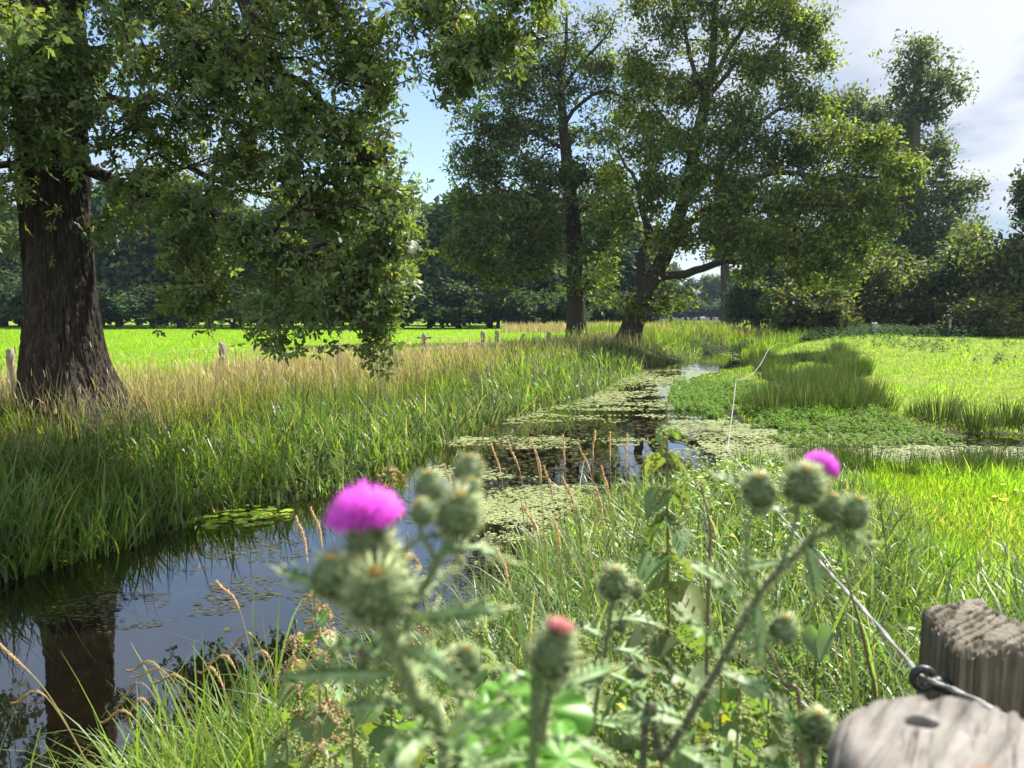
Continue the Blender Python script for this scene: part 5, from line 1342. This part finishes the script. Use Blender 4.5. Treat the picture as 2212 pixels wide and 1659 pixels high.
# left thistle, with the open flower
D = .44
f0 = at(950, 1700, D)
TA = root('thistle', ground_at(f0[0] + .02, .46), 'blurred close thistle with a big open magenta flower and spiny buds', 'thistle', 'spear thistles')
s = Acc()
stem_tube(s, [parent_origin(TA), (f0[0] + .01, .455, f0[2] - .3), at(955, 1640, D), at(905, 1520, D), at(868, 1430, D), at(845, 1380, D)], .0065, .0042, rgt)
stem_tube(s, [at(845, 1380, D), at(830, 1340, D), at(818, 1310, D)], .004, .004, rgt)
stem_tube(s, [at(845, 1380, D), at(815, 1310, D + .03), at(797, 1250, D + .03), at(795, 1225, D + .03)], .004, .0042, rgt)
stem_tube(s, [at(868, 1430, D), at(875, 1360, D + .02), at(905, 1290, D + .02), at(945, 1215, D + .02), at(972, 1160, D + .02), at(982, 1140, D + .02)], .0045, .0036, rgt)
stem_tube(s, [at(945, 1215, D + .02), at(915, 1160, D + .02), at(903, 1115, D + .02), at(925, 1080, D + .02)], .0025, .0022, rgt)
stem_tube(s, [at(965, 1180, D + .02), at(985, 1090, D + .04), at(1002, 1045, D + .04)], .0028, .0024, rgt)
stem_tube(s, [at(850, 1390, D), at(790, 1330, D), at(735, 1300, D), at(718, 1270, D)], .003, .0026, rgt)
stem_tube(s, [at(955, 1640, D), at(990, 1540, D + .03), at(1005, 1460, D + .03)], .004, .003, rgt)
stem_tube(s, [at(885, 1480, D), at(830, 1440, D), at(790, 1425, D)], .002, .0014, rgt)
stem_tube(s, [at(905, 1290, D + .02), at(955, 1250, D + .04), at(985, 1225, D + .05)], .0022, .0018, rgt)
s.obj('stem', M['thistle'], TA)
px = D / 1663
flower_head(TA, at(797, 1200, D + .03), (-.08, -.05, 1), 54 * px, 'bloom', 1, 'open magenta flower head')
flower_head(TA, at(816, 1286, D - .02), (.05, -.45, .9), 58 * px, 'bud', 2)
flower_head(TA, at(988, 1112, D + .02), (.15, -.3, 1), 47 * px, 'bud', 3)
flower_head(TA, at(1010, 1018, D + .05), (.05, .1, 1), 33 * px, 'bud', 4)
flower_head(TA, at(928, 1056, D + .03), (-.12, 0, 1), 34 * px, 'bud', 5)
flower_head(TA, at(1013, 1058, D + .03), (.3, -.2, 1), 24 * px, 'bud', 15)
flower_head(TA, at(912, 1108, D), (-.3, -.3, 1), 24 * px, 'bud', 16)
flower_head(TA, at(714, 1243, D), (.1, -.2, 1), 42 * px, 'bud', 6)
flower_head(TA, at(1006, 1430, D + .03), (.1, -.2, 1), 33 * px, 'bud', 7)
flower_head(TA, at(784, 1425, D), (-.2, 0, 1), 13 * px, 'withered', 8)
flower_head(TA, at(990, 1215, D + .06), (.3, 0, 1), 14 * px, 'bud', 17)
LV = [((790, 1338, D), (606, 1228, D + .01), 24), ((850, 1455, D), (612, 1462, D - .01), 26), ((880, 1345, D + .01), (1085, 1312, D + .02), 22), ((868, 1400, D), (1010, 1490, D - .03), 30),
      ((925, 1560, D), (752, 1518, D - .04), 30), ((930, 1570, D), (815, 1700, D - .06), 34), ((950, 1620, D), (1100, 1540, D - .02), 30), ((955, 1190, D + .02), (1100, 1205, D + .03), 18), ((905, 1290, D + .02), (840, 1200, D + .05), 22),
      ((870, 1430, D), (690, 1400, D + .05), 26), ((940, 1600, D), (1060, 1680, D - .05), 30), ((960, 1160, D + .03), (880, 1180, D + .03), 16), ((830, 1330, D), (755, 1345, D - .03), 22), ((880, 1480, D), (985, 1400, D + .04), 20)]
for k, (a0, a1, w_) in enumerate(LV): thistle_leaf(TA, at(*a0), at(*a1), w_ * px, 300 + k, .12 + .1 * rgt.random(), up=(0, -.5, 1))

# withered headed thistle in the middle
D = .50; px = D / 1663
f0 = at(1150, 1800, D)
TW = root('thistle', ground_at(f0[0], .52), 'blurred thistle with one withered pinkish brown head over bright mallow leaves', 'thistle', 'spear thistles')
s = Acc(); stem_tube(s, [parent_origin(TW), at(1150, 1800, D), at(1170, 1600, D), at(1188, 1490, D), at(1194, 1450, D)], .0055, .0036, rgt)
stem_tube(s, [at(1175, 1600, D), at(1110, 1520, D), at(1075, 1490, D)], .003, .002, rgt); s.obj('stem', M['thistle'], TW)
flower_head(TW, at(1193, 1416, D), (.22, -.1, 1), 46 * px, 'withered', 21, 'withered pinkish brown head')
for k, (a0, a1, w_) in enumerate([((1185, 1500, D), (1040, 1440, D), 24), ((1190, 1490, D), (1330, 1440, D + .03), 24), ((1170, 1590, D), (1330, 1640, D), 26), ((1160, 1640, D), (1010, 1660, D), 28)]): thistle_leaf(TW, at(*a0), at(*a1), w_ * px, 340 + k, .12, up=(0, -.4, 1))

# slender thistle behind it
D = .85; px = D / 1663
f0 = at(1265, 1750, D)
TB = root('thistle', ground_at(f0[0], .9), 'slender thistle with a single round bud left of the tall nettle', 'thistle', 'spear thistles')
s = Acc(); stem_tube(s, [parent_origin(TB), at(1262, 1750, D), at(1282, 1560, D), at(1305, 1420, D), at(1318, 1330, D), at(1325, 1290, D)], .0055, .0032, rgt)
stem_tube(s, [at(1312, 1380, D), at(1350, 1320, D), at(1368, 1290, D)], .0024, .002, rgt); stem_tube(s, [at(1300, 1440, D), at(1240, 1400, D), at(1222, 1370, D)], .0024, .002, rgt); s.obj('stem', M['thistle'], TB)
flower_head(TB, at(1326, 1262, D), (.0, -.1, 1), 31 * px, 'bud', 31); flower_head(TB, at(1370, 1275, D + .04), (.3, 0, 1), 19 * px, 'bud', 32); flower_head(TB, at(1340, 1352, D), (.3, 0, 1), 13 * px, 'bud', 33)
for k, (a0, a1, w_) in enumerate([((1320, 1340, D), (1430, 1350, D), 20), ((1312, 1380, D), (1215, 1345, D), 20), ((1300, 1450, D), (1405, 1520, D), 24), ((1295, 1480, D), (1190, 1500, D), 24), ((1285, 1560, D), (1400, 1590, D), 26), ((1275, 1600, D), (1180, 1650, D), 26), ((1310, 1400, D), (1410, 1440, D), 22)]): thistle_leaf(TB, at(*a0), at(*a1), w_ * px, 360 + k, .15, up=(0, -.3, 1))

# right thistle
D = .62; px = D / 1663
f0 = at(1400, 1740, D)
TC = root('thistle', ground_at(f0[0], .64), 'branching thistle leaning right, with a small magenta flower among spiny buds', 'thistle', 'spear thistles')
s = Acc(); stem_tube(s, [parent_origin(TC), at(1385, 1760, D), at(1435, 1640, D), at(1500, 1530, D), at(1560, 1425, D), at(1612, 1330, D), at(1660, 1258, D), at(1712, 1205, D), at(1760, 1160, D)], .0068, .0038, rgt, col=np.array([.11, .12, .07]))
for pts, r0 in [([(1640, 1290, D), (1612, 1220, D), (1618, 1130, D), (1632, 1085, D)], .0028), ([(1680, 1235, D), (1710, 1160, D), (1722, 1100, D), (1732, 1075, D)], .003), ([(1725, 1190, D), (1765, 1140, D), (1785, 1110, D)], .0026), ([(1760, 1160, D), (1810, 1140, D), (1836, 1125, D)], .0026), ([(1560, 1425, D), (1610, 1405, D), (1660, 1385, D), (1685, 1372, D)], .003), ([(1728, 1080, D), (1745, 1060, D + .01), (1765, 1045, D + .01)], .0024)]:
    stem_tube(s, [at(*q) for q in pts], r0, r0 * .8, rgt)
s.obj('stem', M['thistle'], TC)
flower_head(TC, at(1752, 1042, D + .02), (.55, -.1, 1), 24 * px, 'bloom', 41, 'small magenta flower head, half open')
for k, (q, ax, r_) in enumerate([((1735, 1050, D - .01), (.05, -.3, 1), 37), ((1640, 1062, D), (-.1, -.1, 1), 33), ((1788, 1098, D), (.3, -.2, 1), 28), ((1842, 1110, D), (.3, -.1, 1), 32), ((1690, 1362, D), (.1, -.1, 1), 29)]): flower_head(TC, at(*q), ax, r_ * px, 'bud', 42 + k)
for k, (a0, a1, w_) in enumerate([((1612, 1330, D), (1500, 1215, D), 26), ((1630, 1300, D), (1640, 1440, D - .02), 26), ((1700, 1215, D), (1590, 1240, D), 22), ((1760, 1160, D), (1885, 1165, D), 20), ((1740, 1175, D), (1770, 1290, D - .02), 24), ((1560, 1425, D), (1470, 1330, D), 28), ((1520, 1500, D), (1390, 1440, D), 28), ((1545, 1450, D), (1680, 1520, D - .02), 30), ((1480, 1560, D), (1340, 1540, D), 30), ((1450, 1610, D), (1560, 1680, D - .03), 32), ((1728, 1085, D), (1690, 985, D), 16), ((1625, 1110, D), (1730, 1105, D), 16), ((1625, 1080, D), (1545, 1020, D), 14), ((1790, 1120, D), (1865, 1220, D), 18)]):
    thistle_leaf(TC, at(*a0), at(*a1), w_ * px, 380 + k, .14, up=(0, -.4, 1))
# low bud stalk at the right
D = .72; px = D / 1663; f0 = at(1752, 1760, D)
TD = root('thistle', ground_at(f0[0], .75), 'lowest thistle, a single spiny bud just left of the round post', 'thistle', 'spear thistles')
s = Acc(); stem_tube(s, [parent_origin(TD), at(1752, 1760, D), at(1752, 1660, D), at(1764, 1605, D)], .005, .003, rgt); s.obj('stem', M['thistle'], TD)
flower_head(TD, at(1766, 1572, D), (.0, -.1, 1), 31 * px, 'bud', 51)
for k, (a0, a1, w_) in enumerate([((1756, 1640, D), (1680, 1510, D), 22), ((1758, 1630, D), (1700, 1600, D), 18), ((1752, 1690, D), (1640, 1640, D), 24)]): thistle_leaf(TD, at(*a0), at(*a1), w_ * px, 400 + k, .12, up=(0, -.4, 1))

# mallow with round bright leaves
D = .56; f0 = at(1150, 1800, D)
ML = root('mallow_plant', ground_at(f0[0] + .01, .6), 'mallow with round bright green leaves under the withered thistle head', 'plant')
s = Acc(); leaves_ = [((1180, 1530), 78, (.1, -.75, .65)), ((1090, 1500), 52, (-.3, -.3, .9)), ((1040, 1545), 50, (-.2, -.4, .9)), ((1150, 1640), 85, (-.1, -.6, .8)), ((1215, 1640), 60, (.3, -.5, .8)), ((1095, 1600), 56, (0, -.8, .6))]
for (q, r_, up_) in leaves_: stem_tube(s, [parent_origin(ML), at(1150, 1790, D), at(q[0], q[1] + r_ * .5, D)], .0025, .0015, rgt, False, np.array([.10, .17, .04]))
s.obj('stem', M['stem'], ML)
for k, (q, r_, up_) in enumerate(leaves_):
    c = at(q[0], q[1], D - .01 * k); ax, s1, s2 = frame_of(np.array(up_)); R = 1.4 * r_ * D / 1663
    th = np.linspace(.2, 2 * PI - .2, 61) + PI / 2; V = [c + s1 * 0]; ring1 = []; 
    rr = R * (.88 + .13 * np.abs(np.cos(th * 3.5)) + .02 * np.cos(th * 30))
    for f_ in (.5, 1.0):
        for j, t_ in enumerate(th): V.append(c + rr[j] * f_ * (math.cos(t_) * s1 + math.sin(t_) * s2) + ax * R * (.10 * math.cos(t_ * 7) * f_ ** 2 - .12 * f_ ** 2))
    m_ = len(th); F3 = np.array([[0, 1 + j, 2 + j] for j in range(m_ - 1)]); F4 = np.array([[1 + j, 1 + m_ + j, 2 + m_ + j, 2 + j] for j in range(m_ - 1)])
    obj('leaf', V, [F3, F4], M['herb'], ML, vary((.14, .32, .045), len(V), rgt, .06, .03), smooth=True)

# ------------------------------------------------------------------ nettles
def nettle_leaf_t():
    t = np.linspace(0, 1, 13); w_ = .36 * np.sin(PI * t ** .7) ** .85
    w_ = w_ * (1 + .18 * (np.arange(13) % 2)) + .002
    V = []; 
    for i in range(13): V += [(t[i], -w_[i], .10 * w_[i] / .3 - .28 * t[i] ** 2), (t[i], 0, -.03 - .28 * t[i] ** 2), (t[i], w_[i], .10 * w_[i] / .3 - .28 * t[i] ** 2)]
    F = []
    for i in range(12):
        a_ = i * 3; F += [[a_, a_ + 1, a_ + 4, a_ + 3], [a_ + 1, a_ + 2, a_ + 5, a_ + 4]]
    return np.array(V), np.array(F)
NLEAF = nettle_leaf_t()
def nettle(pts, lab, seed, nodes=9, lsize=.085, flowers=6, fcol=(.32, .37, .13), lcol=(.13, .20, .062), droop=.55, yellow=0.0, r0=.004, start=.28):
    rg = np.random.default_rng(seed); pts = np.array(pts)
    base = pts[0]; rt = root('nettle', base, lab, 'nettle', 'tall nettles of the near bank')
    p = smooth_path(pts, 60); V, F = loft(p, np.linspace(r0, r0 * .45, 60), 6)
    obj('stem', V, F, M['stem'], rt, vary((.17, .17, .07), len(V), rg, .1, .05))
    P, E1, E3, S = [], [], [], []; fl = Acc()
    for k in range(nodes):
        f = start + (1 - start) * (k + .4) / nodes; q = p[min(59, int(f * 59))]; az = k * PI / 2 + rg.normal() * .25 + seed
        s_ = lsize * (1.1 - .85 * max(0, f - .45) / .55) * (.85 + .3 * rg.random())
        for sg in (0, PI):
            a_ = az + sg + rg.normal() * .15; P.append(q); E1.append((math.cos(a_), math.sin(a_), -droop * (.6 + .8 * rg.random()))); E3.append((rg.normal() * .25, rg.normal() * .25, 1)); S.append(s_)
            if k >= nodes - flowers:
                for _ in range(3):
                    b_ = a_ + rg.normal() * .9; L_ = lsize * (.35 + .65 * rg.random()) * (1.1 - .6 * f)
                    cur = np.array([q + np.array([math.cos(b_) * u, math.sin(b_) * u, .25 * u - 2.2 * u * u / max(L_, 1e-3) * .55]) for u in np.linspace(0, L_, 9)])
                    for c_ in cur[1:]:
                        for __ in range(4):
                            o_ = c_ + rg.normal(size=3) * .0028; w_ = .0026 * (.7 + .6 * rg.random())
                            ov = np.array([(1, 0, 0), (-1, 0, 0), (0, 1, 0), (0, -1, 0), (0, 0, 1), (0, 0, -1)]) * w_ + o_
                            fl.add(ov, np.array([[0, 2, 4], [2, 1, 4], [1, 3, 4], [3, 0, 4], [2, 0, 5], [1, 2, 5], [3, 1, 5], [0, 3, 5]]), np.array(fcol) * (1 + .2 * rg.normal()))
    V, F, C = place(NLEAF, np.array(P), np.array(E1), np.array(E3), np.array(S), vary(lcol, len(P), rg, .15, .08, (.35, .33, .04), yellow))
    obj('leaves', V, F, M['herb'], rt, C, smooth=True)
    if fl.n: fl.obj('blossoms', M['straw'], rt)
    return rt
def npath(px, py_top, d, lean=0.0, dx=0.0):
    tp = at(px, py_top, d); g = (tp[0] - dx, d + lean, gz(tp[0] - dx, d + lean) - .03)
    return [g, (tp[0] - dx * .8, d + lean * .6, g[2] * .6 + tp[2] * .4), (tp[0] - dx * .3, d + lean * .2, g[2] * .25 + tp[2] * .75), tp]
nettle(npath(1440, 868, 1.45, 0, -.03), 'tallest nettle with drooping green flower strings, centre right before the water', 7, 11, .145, 8, lcol=(.13, .19, .075), r0=.0045, start=.35)
nettle(npath(843, 962, 1.5, 0, 0.01), 'nettle whose small leafy top stands above the magenta flower before the water', 8, 7, .085, 5, fcol=(.34, .28, .11), start=.45)
nettle(npath(692, 1235, 1.75, 0, -.02), 'nettle with pinkish brown seed strings at the left, below the open water', 9, 9, .11, 8, fcol=(.50, .37, .23), start=.35)
nettle(npath(640, 1340, 1.9, 0, 0), 'shorter brown seeded nettle left of the one below the open water', 10, 7, .10, 6, fcol=(.50, .38, .23), yellow=.05)
nettle(npath(880, 1150, 1.7, 0, .0), 'thin nettle rising directly behind the magenta flower', 11, 8, .08, 7, fcol=(.38, .27, .14), start=.3)
nettle(npath(690, 1480, 1.3, 0, 0), 'nettle with yellowing lower leaves at the bottom left of the thistle', 12, 7, .10, 3, fcol=(.42, .36, .2), yellow=.3)
NL = [(1700, 1430, 1.7, 'nettle left of the bindweed leaf under the rope'), (1330, 1440, 1.8, 'pale nettle behind the slender thistle, toward the tall one'), (1500, 1500, .95, 'broad leaved nettle low at the branching thistle foot'), (1600, 1480, 1.1, 'nettle just right of the branching thistle stem'), (1310, 1580, 1.0, 'low nettle at the slender thistle foot'), (1240, 1480, 1.3, 'nettle right of the withered thistle head'), (1010, 1500, 1.35, 'nettle left of the round mallow leaves'), (900, 1440, 1.6, 'pale nettle behind the left thistle stem, higher one'), (1720, 1560, 1.15, 'nettle left of the lone spiny bud near the round post'), (1040, 1340, 1.9, 'pale nettle behind the left thistle buds, toward the water'), (1430, 1600, .9, 'nettle at the very bottom beside the branching thistle stem'), (700, 1620, 1.2, 'nettle at the very bottom left of the thistle stem'), (1620, 1260, 2.0, 'pale nettle under the rope behind the branching thistle'), (1560, 1400, 1.25, 'dark nettle left of the branching thistle stem'), (1600, 1360, 1.5, 'nettle between the thistle stem and the low bud stalk'), (1480, 1440, 1.2, 'nettle behind the middle of the branching thistle'), (1540, 1540, 1.0, 'low nettle at the foot of the branching thistle'),
      (1660, 1500, 1.25, 'nettle under the side bud of the branching thistle'), (1400, 1380, 1.35, 'nettle in the gap between slender and branching thistle'), (1370, 1500, 1.1, 'leafy nettle right of the slender thistle stem'), (1250, 1340, 1.5, 'nettle just left of the slender thistle bud'),
      (1090, 1400, 1.45, 'nettle above the round mallow leaves'), (820, 1400, 1.3, 'nettle showing behind the left thistle stem'), (760, 1560, 1.15, 'low nettle under the left thistle leaves'), (1640, 1620, 1.0, 'lowest nettle beside the lone spiny bud'), (1460, 1340, 1.6, 'nettle right behind the foot of the tallest nettle'), (620, 1560, 1.35, 'leafy nettle at the bottom left among broad grass')]
for k, (px_, py_, d_, lab) in enumerate(NL):
    nettle(npath(px_, py_, d_, 0, RNG.normal() * .03), lab, 30 + k, 9, .125, 1, yellow=.06, fcol=(.32, .37, .13), start=.3)

# bindweed leaf with a pale heart shape by the rope
D = 1.35; q = at(1762, 1380, D)
BW = root('bindweed', (q[0], D, gz(q[0], D)), 'bindweed with one pale heart shaped leaf below the rope', 'plant')
V, F = loft([(q[0] + .02, D, gz(q[0], D)), q + np.array([.01, .02, -.1]), q], .0016, 5); obj('stem', V, F, M['stem'], BW, np.tile([.10, .14, .05], (len(V), 1)))
th = np.linspace(0, 2 * PI, 40, endpoint=False); hx = 16 * np.sin(th) ** 3; hy = 13 * np.cos(th) - 5 * np.cos(2 * th) - 2 * np.cos(3 * th) - np.cos(4 * th)
V = np.vstack([q[None], q + np.stack([hx * .0018, -.012 + .0 * hx + hy * .0006, hy * .0024], -1)]); obj('leaf', V, np.array([[0, 1 + j, 1 + (j + 1) % 40] for j in range(40)]), M['herb'], BW, np.tile([.12, .19, .11], (len(V), 1)))
# dead brown stalks right of the thistle
for k, (a0, a1, d_, lab) in enumerate([((1890, 1620), (1826, 1240), 1.3, 'dead dark stalk standing under the rope, left of the squared post'), ((1730, 1640), (1608, 1320), 1.05, 'dead brown stalk crossing behind the lone spiny bud'), ((1530, 1290), (1512, 1040), 1.4, 'dry bent stalk right of the tallest nettle')]):
    p0 = at(a0[0], a0[1], d_); p1 = at(a1[0], a1[1], d_); g = (p0[0], d_, gz(p0[0], d_) - .02)
    V, F = loft(smooth_path([g, p0, (p0 + p1) / 2 + np.array([.012, 0, .01]), p1], 24), np.linspace(.004, .0018, 24), 6)
    tag(obj('dead_stalk', V, F, M['stem'], None, np.tile([.16, .11, .075], (len(V), 1))), lab, 'stalk', 'dead stalks of the near bank')

# ------------------------------------------------------------------ straw coloured seed stalks
def seed_stalk(p_root, p_mid, p_tip, head, lab, seed, thick=1.0, grp='tan seed stalks of the near bank'):
    rg = np.random.default_rng(seed); pts = [np.array(p_root), np.array(p_mid), np.array(p_tip)]
    path = smooth_path(pts, 40); s_ = np.concatenate([[0], np.cumsum(np.linalg.norm(np.diff(path, axis=0), axis=1))])
    rt = root('seed_stalk', p_root, lab, 'grass stalk', grp)
    V, F = loft(path, .0016 * thick, 5); obj('stem', V, F, M['straw'], rt, vary((.34, .30, .13), len(V), rg, .08, .04))
    n = 150; f = 1 - rg.random(n) * head / s_[-1]; i = np.clip((np.interp(f * s_[-1], s_, np.arange(40))).astype(int), 0, 38)
    T = nrm(np.gradient(path, axis=0))[i]; q = path[i] + (path[i + 1] - path[i]) * rg.random((n, 1))
    rel = (1 - f) / (head / s_[-1]); ww = .0055 * thick * np.sin(PI * np.clip(rel * .9 + .1, 0, 1)) ** .6
    off = nrm(np.cross(T, rg.normal(size=(n, 3)))) * ww[:, None]
    c = vary((.52, .38, .20), n, rg, .15, .06)
    V, F, C = spikes(q + off * .3, T + off / .0055 / thick * .55, np.full(n, .013 * thick), np.full(n, .0016 * thick), c, c * 1.1, rg)
    obj('seed_head', V, F, M['straw'], rt, C); return rt
STALKS = [((1062, 960), (1100, 1060), 3.2), ((1098, 955), (1150, 1070), 3.0), ((1148, 952), (1172, 1010), 3.3), ((1160, 980), (1172, 1020), 3.2), ((1216, 940), (1222, 1030), 3.2), ((1250, 960), (1300, 1060), 3.0), ((1286, 930), (1275, 1000), 3.4), ((1318, 935), (1316, 975), 3.6),
      ((960, 1005), (982, 1050), 2.6), ((1012, 985), (1050, 1050), 2.9), ((672, 1098), (705, 1155), 2.3), ((640, 1118), (672, 1180), 2.2), ((1176, 1010), (1205, 1080), 2.8), ((1215, 1030), (1260, 1120), 2.7), ((1300, 1010), (1330, 1110), 2.7), ((1130, 1090), (1190, 1180), 2.3), ((1290, 1060), (1310, 1130), 2.5), ((1195, 1120), (1215, 1170), 2.4), ((1075, 1185), (1110, 1260), 2.1), ((1355, 940), (1350, 1000), 3.5)]
for k, (t_, m_, d_) in enumerate(STALKS):
    tp = at(*t_, d_); md = at(*m_, d_); g = np.array([md[0] + .05, d_, 0.0]); g[2] = max(gz(g[0], d_), 0) - .02
    seed_stalk(g, md * .55 + (g * .25 + tp * .75) * .45, tp, .13, '%s tan seed stalk counted from the left, among those standing against the water' % ORD[sorted(range(len(STALKS)), key=lambda q: STALKS[q][0][0]).index(k)], 600 + k, .85)
SL = [((468, 1255), (530, 1360), (610, 1480), 2.5, 'long curved tan seed stalk arching up from the nettle over the open water'), ((0, 1392), (130, 1540), (330, 1700), 2.35, 'thick tan seed stalk leaning in from the left frame edge'), ((25, 1518), (120, 1530), (330, 1690), 2.35, 'tan seed stalk bending left, lowest over the dark water'),
      ((275, 1448), (360, 1465), (520, 1540), 2.55, 'uppermost of three close tan heads pointing left over the dark water'), ((284, 1462), (380, 1480), (530, 1560), 2.55, 'middle one of three close tan heads pointing left over the dark water'), ((330, 1474), (410, 1492), (540, 1580), 2.50, 'lowest of three close tan heads pointing left over the dark water'),
      ((430, 1452), (480, 1480), (600, 1580), 2.45, 'tan seed head right of the three close ones, at the grass edge'), ((450, 1432), (510, 1450), (620, 1540), 2.55, 'hooked tan seed head above the grass edge by the nettle'), ((490, 1408), (560, 1395), (660, 1480), 2.65, 'tan seed head nearest the brown seeded nettle, bowed left'), ((535, 1420), (590, 1440), (680, 1520), 2.60, 'short bowed tan seed head right beside the brown seeded nettle'),
      ((250, 1528), (330, 1500), (480, 1580), 2.35, 'tan seed head bowed low over the broad grass blades'), ((268, 1555), (330, 1535), (480, 1600), 2.30, 'smaller tan seed head just under the one bowed over the grass'), ((218, 1560), (300, 1565), (470, 1640), 2.25, 'pale flat seed stalk lying over the grass at the water edge')]
for k, (t_, m_, g_, d_, lab) in enumerate(SL):
    tp = at(*t_, d_); md = at(*m_, d_); g = at(*g_, d_ + .05); g[2] = gz(g[0], d_ + .05) - .02
    seed_stalk(g, md, tp, .13, lab, 640 + k, .95, 'tan seed stalks bowed over the dark water')

# broad bright blades in the left corner, each tuft a plant
def tuft(px, d, n, hh, lab, seed):
    rg = np.random.default_rng(seed); g = at(px, 1700, d); z = gz(g[0], d); a_ = rg.random(n) * 6.28; q = rg.random(n) ** .5 * .16
    B = np.stack([g[0] + np.cos(a_) * q, d + np.sin(a_) * q, np.full(n, z - .03)], -1)
    c = mix(LUSH * 1.1, YELG * .9, rg.random(n)) * (1 + .12 * rg.normal(size=(n, 1)))
    V, F, C = blades(B, hh * (1 + .22 * rg.normal(size=n)).clip(.4, 1.5), .013 * (1 + .25 * rg.normal(size=n)).clip(.5, 1.7), rg.random(n) * .35, .3 + 1.3 * rg.random(n), c, c * 1.08, rg, 7, twist=.4)
    o = obj('grass_tuft', V - np.array([g[0], d, z]), F, M['reed'], None, C); o.location = (g[0], d, z)
    tag(o, lab, 'grass tuft', 'broad grass tufts in the near corner')
for k, (px_, d_, n, hh, lab) in enumerate([(30, 2.3, 26, .62, 'tuft of dark blades in the bottom left corner'), (150, 2.35, 30, .55, 'broad grass tuft second from the bottom left corner'), (300, 2.6, 70, .62, 'dense bright grass tuft at the water edge below the three tan heads'), (420, 2.7, 80, .66, 'tall bright grass tuft left of the brown seeded nettle'),
                                   (530, 2.8, 80, .62, 'bright grass tuft between tan heads and nettle'), (360, 2.2, 80, .6, 'low bright grass tuft at the bottom edge, left part'), (520, 2.25, 80, .6, 'low bright grass tuft at the bottom edge near the nettle'), (580, 3.3, 24, .8, 'lone sedge tuft rising from the water beside the nettle')]): tuft(px_, d_, n, hh, lab, 700 + k)

# ragwort with yellow flowers
for k, (px_, py_, d_, lab) in enumerate([(1815, 1052, 7.2, 'yellow flowering ragwort left one at the rush fringe'), (2175, 1058, 7.0, 'yellow flowering ragwort at the right frame edge'), (2150, 1075, 6.6, 'small yellow ragwort next to the one at the right frame edge')]):
    rg = np.random.default_rng(800 + k); tp = at(px_, py_, d_); z = gz(tp[0], d_); rt = root('ragwort', (tp[0], d_, z), lab, 'flower', 'yellow ragworts at the ditch'); A_ = Acc(); B_ = Acc()
    for j in range(7):
        e = tp + rg.normal(size=3) * np.array([.08, .05, .03]); V, F = loft([(tp[0], d_, z), (tp[0] * .5 + e[0] * .5, d_, z * .4 + tp[2] * .6), e], .0025, 4); A_.add(V, F, np.tile([.08, .13, .03], (len(V), 1)))
        an = np.arange(8) / 8 * 6.28; V = np.vstack([e[None], e + np.stack([np.cos(an) * .018, np.sin(an) * .018, .004 * np.cos(an * 4)], -1)]); B_.add(V, np.array([[0, 1 + i_, 1 + (i_ + 1) % 8] for i_ in range(8)]), np.tile([.75, .50, .02], (9, 1)))
    A_.obj('stem', M['stem'], rt); B_.obj('flowers', M['straw'], rt)

# ------------------------------------------------------------------ the air
hm, nt, out = new_mat('haze_air')
pv = nt.nodes.new('ShaderNodeVolumePrincipled'); pv.inputs['Color'].default_value = (.55, .76, 1.0, 1); pv.inputs['Density'].default_value = 0.00016; pv.inputs['Anisotropy'].default_value = 0.3
L(nt, pv.outputs[0], out.inputs['Volume'])
V, F = box((0, 205, 19.5), (860, 470, 42))
hz = obj('haze', V, F, hm); tag(hz, kind='stuff')
print('objects', len(bpy.data.objects))
